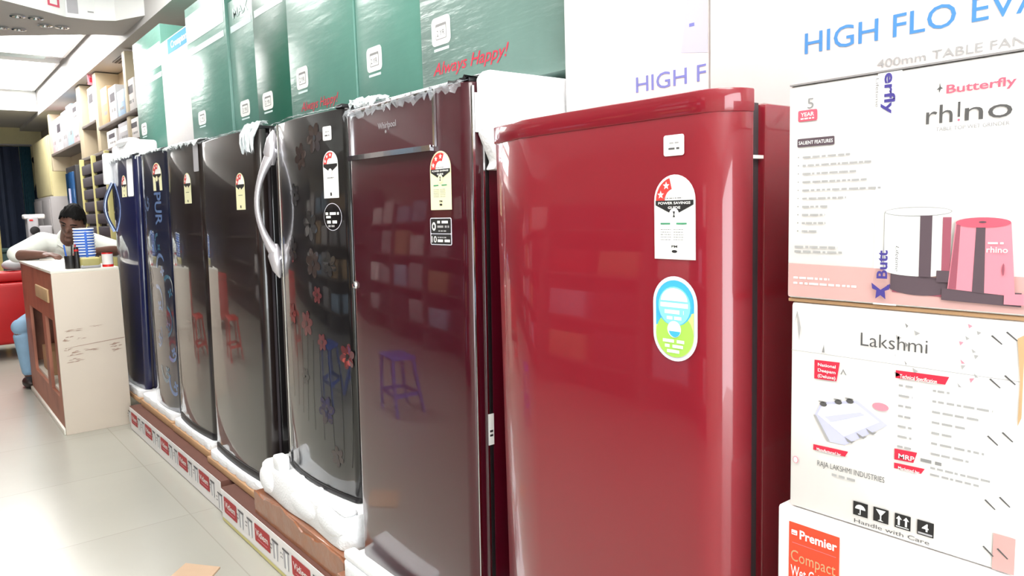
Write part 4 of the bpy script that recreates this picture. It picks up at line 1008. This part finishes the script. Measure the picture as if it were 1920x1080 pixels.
o = MB().tube([(.1, 13.86, 2.42), (1.58, 13.86, 2.42)], .015, 'steel', 10).build('curtain_rail'); tag(o, 'grey rail carrying the back doorway curtains', 'rail')
# wall hangings on the yellow back wall
t = thing('hanging_bag', 'black bag hanging on the yellow back wall beside the teal curtain', 'bag', (1.63, 13.9, 1.3))
a = MB(); a.ell((0, 0, .28), (.075, .06, .27), 'curtain'); a.build('bag', t); MB().tube([(-.05, .02, .45), (0, .06, .62), (.05, .02, .45)], .012, 'dark', 8).build('strap', t)
for k, z in enumerate((2.2, 2.05, 1.9)):
    t = thing('wall_hook', 'small dark hook with a cord on the yellow wall, %s of three' % ('highest', 'middle', 'lowest')[k], 'hook', (1.60+.035*k, 13.97, z))
    MB().ell((0, 0, 0), (.025, .03, .05), 'dark').build('hook', t); MB().tube([(0, -.01, -.04), (.01, -.01, -.13)], .008, 'dark', 6).build('cord', t)
# table with machine behind the man
t = thing('side_table', 'dark cloth covered table behind the seated man', 'table', (1.0, 11.3, 0))
MB().box(-.3, .43, 0, .6, .86, .9, 'tdark', .006).build('table_top', t); a = MB(); a.box(-.29, .42, .01, .59, .02, .86, 'tdark', .02); a.build('cloth_skirt', t)
t = thing('machine', 'pale grey machine with a round black dial on the table behind the man', 'machine', (1.165, 11.32, .9005))
MB().box(0, .12, 0, .3, 0, .40, 'boxgrey', .02, 3).build('column', t); MB().box(.1, .27, .02, .28, 0, .28, 'boxgrey', .02, 3).build('housing', t); MB().box(-.03, .2, .02, .28, .37, .43, 'carton', .015, 3).build('head', t)
a = MB(); a.lathe([(.055, 0), (.055, .02), (.03, .025)], (0, 0, 0), 'dark', 20)
for v in a.bm.verts: v.co = Vector((.07+v.co.x, .0-v.co.z, .22+v.co.y))
a.build('dial', t); MB().box(.02, .06, -.006, 0, .345, .365, 'plasticred').build('red_button', t)
o = MB().tube([(.68, 8.75, .0), (.70, 8.78, 1.25)], .02, 'khaki', 8).build('wooden_post')
o.location = (-.02, .35, 0); tag(o, 'tan wooden post standing behind the red sofa', 'post')

# shelf wall on the right, beyond the row
t = thing('wall_shelf', 'cream wall shelving with grey boards beyond the tall green cartons', 'shelf', (1.5, 6.6, 0))
for y, w, z0, z1 in ((.3, .10, 1.9, 2.62), (1.55, .14, 1.9, 2.64), (2.4, .22, 1.85, 2.64), (4.65, .12, 1.88, 2.6)):
    MB().box(.0, .235, y, y+w, z0, z1, 'shelfw', .004).build('divider', t)
for y0, y1, z in ((.0, 1.55, 2.09), (1.69, 2.4, 2.18), (2.62, 4.65, 2.06), (.0, 2.62, 1.86)):
    MB().box(-.01, .235, y0, y1, z, z+.03, 'shelfd', .003).build('shelf_board', t)
MB().box(.205, .235, .0, 4.8, 1.9, 2.64, 'shelfw').build('back_board', t)
boxes = [(6.70, .32, 2.1205, .26, 'carton', 'white carton with a dark band on the upper shelf behind the farthest green carton'), (7.06, .28, 2.1205, .22, 'boxblue', 'pale blue carton on the upper shelf, next to a white one'), (7.39, .30, 2.1205, .30, 'carton', 'tall white carton on the upper shelf beside the blue one'), (7.74, .3, 2.1205, .34, 'boxtan', 'tan carton at the far end of the upper shelf before the post'),
         (8.36, .3, 2.2105, .34, 'carton', 'white carton alone between two cream posts'),
         (9.3, .34, 2.0905, .22, 'boxpink', 'pink carton, lower of two, just beyond the wide cream post'), (9.3, .34, 2.311, .2, 'carton', 'white carton on top of a pink carton'), (9.68, .34, 2.0905, .45, 'boxblue', 'tall pale blue carton on the far shelf'), (10.06, .34, 2.0905, .42, 'boxgrey', 'grey lilac carton on the far shelf beyond the blue one'), (10.44, .4, 2.0905, .4, 'carton', 'white carton in the farthest shelf bay'), (10.9, .3, 2.0905, .4, 'boxpink', 'pinkish carton at the very end of the far shelf'),
         (6.66, .3, 1.8905, .17, 'carton', 'low white carton on the lower shelf behind the last refrigerator'), (7.0, .4, 1.8905, .18, 'boxgrey', 'grey carton on the lower shelf behind the last refrigerator'), (7.5, .4, 1.8905, .16, 'carton', 'flat white carton on the lower shelf under the tan one')]
for y, w, z, h, m, lab in boxes:
    t = thing('shelf_carton', lab, 'carton', (1.51, y, z), 'cartons on the wall shelving')
    MB().box(0, .19, 0, w, 0, h, m, .004).build('box', t)
    a = MB(); P = lambda u, v, e=0: Vector((-e, u, v))
    a.rect(P, w*.15, h*.55, w*.8, h*.8, 'boxdark' if m == 'carton' else 'white', .001); stripes(a, P, w*.15, w*.7, h*.25, h*.1, 'grey', .001, int(y*10)); a.build('printed_panel', t)
# tall goods under the shelves
t = thing('glass_cooler', 'upright blue glass-fronted cooler standing against the right wall', 'cooler', (1.45, 9.5, 0))
MB().box(.02, .28, 0, .62, 0, 1.85, 'dark', .01).build('cabinet', t); MB().box(0, .02, .08, .54, .2, 1.78, 'glassblue', .004).build('glass_door', t); MB().box(-.008, 0, .3, .36, 1.2, 1.6, 'lav').build('door_label', t)
t = thing('goods_rack', 'dark stacked trays between yellow posts beside the blue cooler', 'rack', (1.40, 7.5, 0))
for y in (0, .62, 1.24): MB().box(0, .04, y, y+.04, 0, 1.85, 'poleyellow', .004).build('post', t)
for k in range(14): MB().box(.01, .3, .05, 1.23, .1+.122*k, .1+.122*k+.095, 'boxdark', .006).build('tray_drawer', t)
t = thing('steel_cabinet', 'grey steel cabinet against the right wall before the yellow wall', 'cabinet', (1.45, 11.4, 0))
MB().box(0, .28, 0, 1.6, 0, 1.56, 'steel', .006).build('body', t); a = MB(); a.box(-.012, 0, .02, .79, .05, 1.52, 'steel', .004); a.build('door', t); a = MB(); a.box(-.012, 0, .81, 1.58, .05, 1.52, 'steel', .004); a.build('door', t)
t = thing('yellow_cupboard', 'pale yellow wall cupboard above the grey steel cabinet', 'cupboard', (1.5, 11.5, 1.561))
MB().box(0, .23, 0, 1.5, 0, .8, 'yellow', .004).build('body', t); MB().box(-.012, 0, .02, 1.48, .02, .78, 'yellow', .004).build('door', t)
# cream pillar between curtain side and shelves comes from the wall itself

# ================================================================ across the aisle (seen mirrored in the doors)
t = thing('display_shelf', 'grey display shelving across the aisle, mirrored in the dark doors', 'shelf', (-2.66, .6, 0))
for z in (.35, .85, 1.35, 1.85): MB().box(0, .5, 0, 8.2, z, z+.03, 'shelfd').build('shelf_board', t)
for y in (0, 1.36, 2.72, 4.08, 5.44, 6.8, 8.16): MB().box(0, .5, y, y+.04, 0, 2.2, 'shelfd').build('upright', t)
MB().box(0, .02, 0, 8.2, 0, 2.2, 'boxdark').build('back_board', t)
t = thing('dark_display', 'charcoal display shelving along the left wall deep in the shop, mirrored in the doors', 'shelf', (-2.66, 9.0, 0))
MB().box(0, .3, 0, 4.9, 0, 2.6, 'boxdark').build('back_board', t)
for z in (.5, 1.0, 1.5, 2.0): MB().box(.3, .6, 0, 4.9, z, z+.03, 'shelfd').build('shelf_board', t)
t = thing('reflection_darkener', 'unseen charcoal panel beside the back curtain, added to darken the door reflections', 'partition', (-2.05, 13.5, 0))  # added out of view so the doors mirror something dark
MB().box(0, 2.2, 0, .3, 0, 2.69, 'boxdark').build('panel', t)
for z in (.6, 1.2, 1.8): MB().box(0.1, 2.1, -.03, 0, z, z+.04, 'shelfd').build('shelf_board', t)
rnd = random.Random(12); cols = ['carton', 'boxgrey', 'boxtan', 'boxdark', 'sofa', 'boxblue', 'boxgrey', 'boxdark']
first = {}
for zi, z in enumerate((.381, .881, 1.381, 1.881)):
    for b in range(6):
        for q in range(2):
            m = cols[(zi*5+b*3+q*2+rnd.randint(0, 2)) % len(cols)]
            y = .6+.09+1.36*b+.66*q
            nm = {'carton': 'white', 'boxgrey': 'grey', 'boxtan': 'tan', 'boxdark': 'charcoal', 'sofa': 'red', 'boxblue': 'blue'}[m]
            lab = '%s carton on the display shelving across the aisle' % nm
            if m not in first:
                r_ = thing('display_carton', lab, 'carton', (-2.6, y, z), 'cartons across the aisle'); MB().box(0, .4, 0, .5, 0, .33, m, .004).build('box', r_); first[m] = r_
            else:
                s_ = first[m]; r_ = s_.copy(); COL.objects.link(r_); r_.location = (-2.6, y, z)
                for ch_ in s_.children: c_ = ch_.copy(); COL.objects.link(c_); c_.parent = r_
            r_.scale = (1, 1, rnd.choice((.8, 1, 1.15, .9)))
def plastic_stool(x, y, m, label, h=.45):
    t = thing('plastic_stool', label, 'stool', (x, y, 0))
    MB().box(-.15, .15, -.15, .15, h-.03, h, m, .012, 3).build('seat', t)
    for sx in (-1, 1):
        for sy in (-1, 1): MB().tube([(sx*.12, sy*.12, h-.02), (sx*.165, sy*.165, .0)], [.022, .018], m, 8).build('leg', t)
    a = MB()
    for s_ in (-1, 1): a.box(-.14, .14, s_*.14-.008, s_*.14+.008, .14, .17, m); a.box(s_*.14-.008, s_*.14+.008, -.14, .14, .14, .17, m)
    a.build('stretcher', t)
plastic_stool(.02, 6.0, 'plasticred', 'red plastic stool mirrored in the dark doors near the counter')
plastic_stool(-.22, 3.75, 'plasticblue', 'blue plastic stool mirrored in the maroon door')
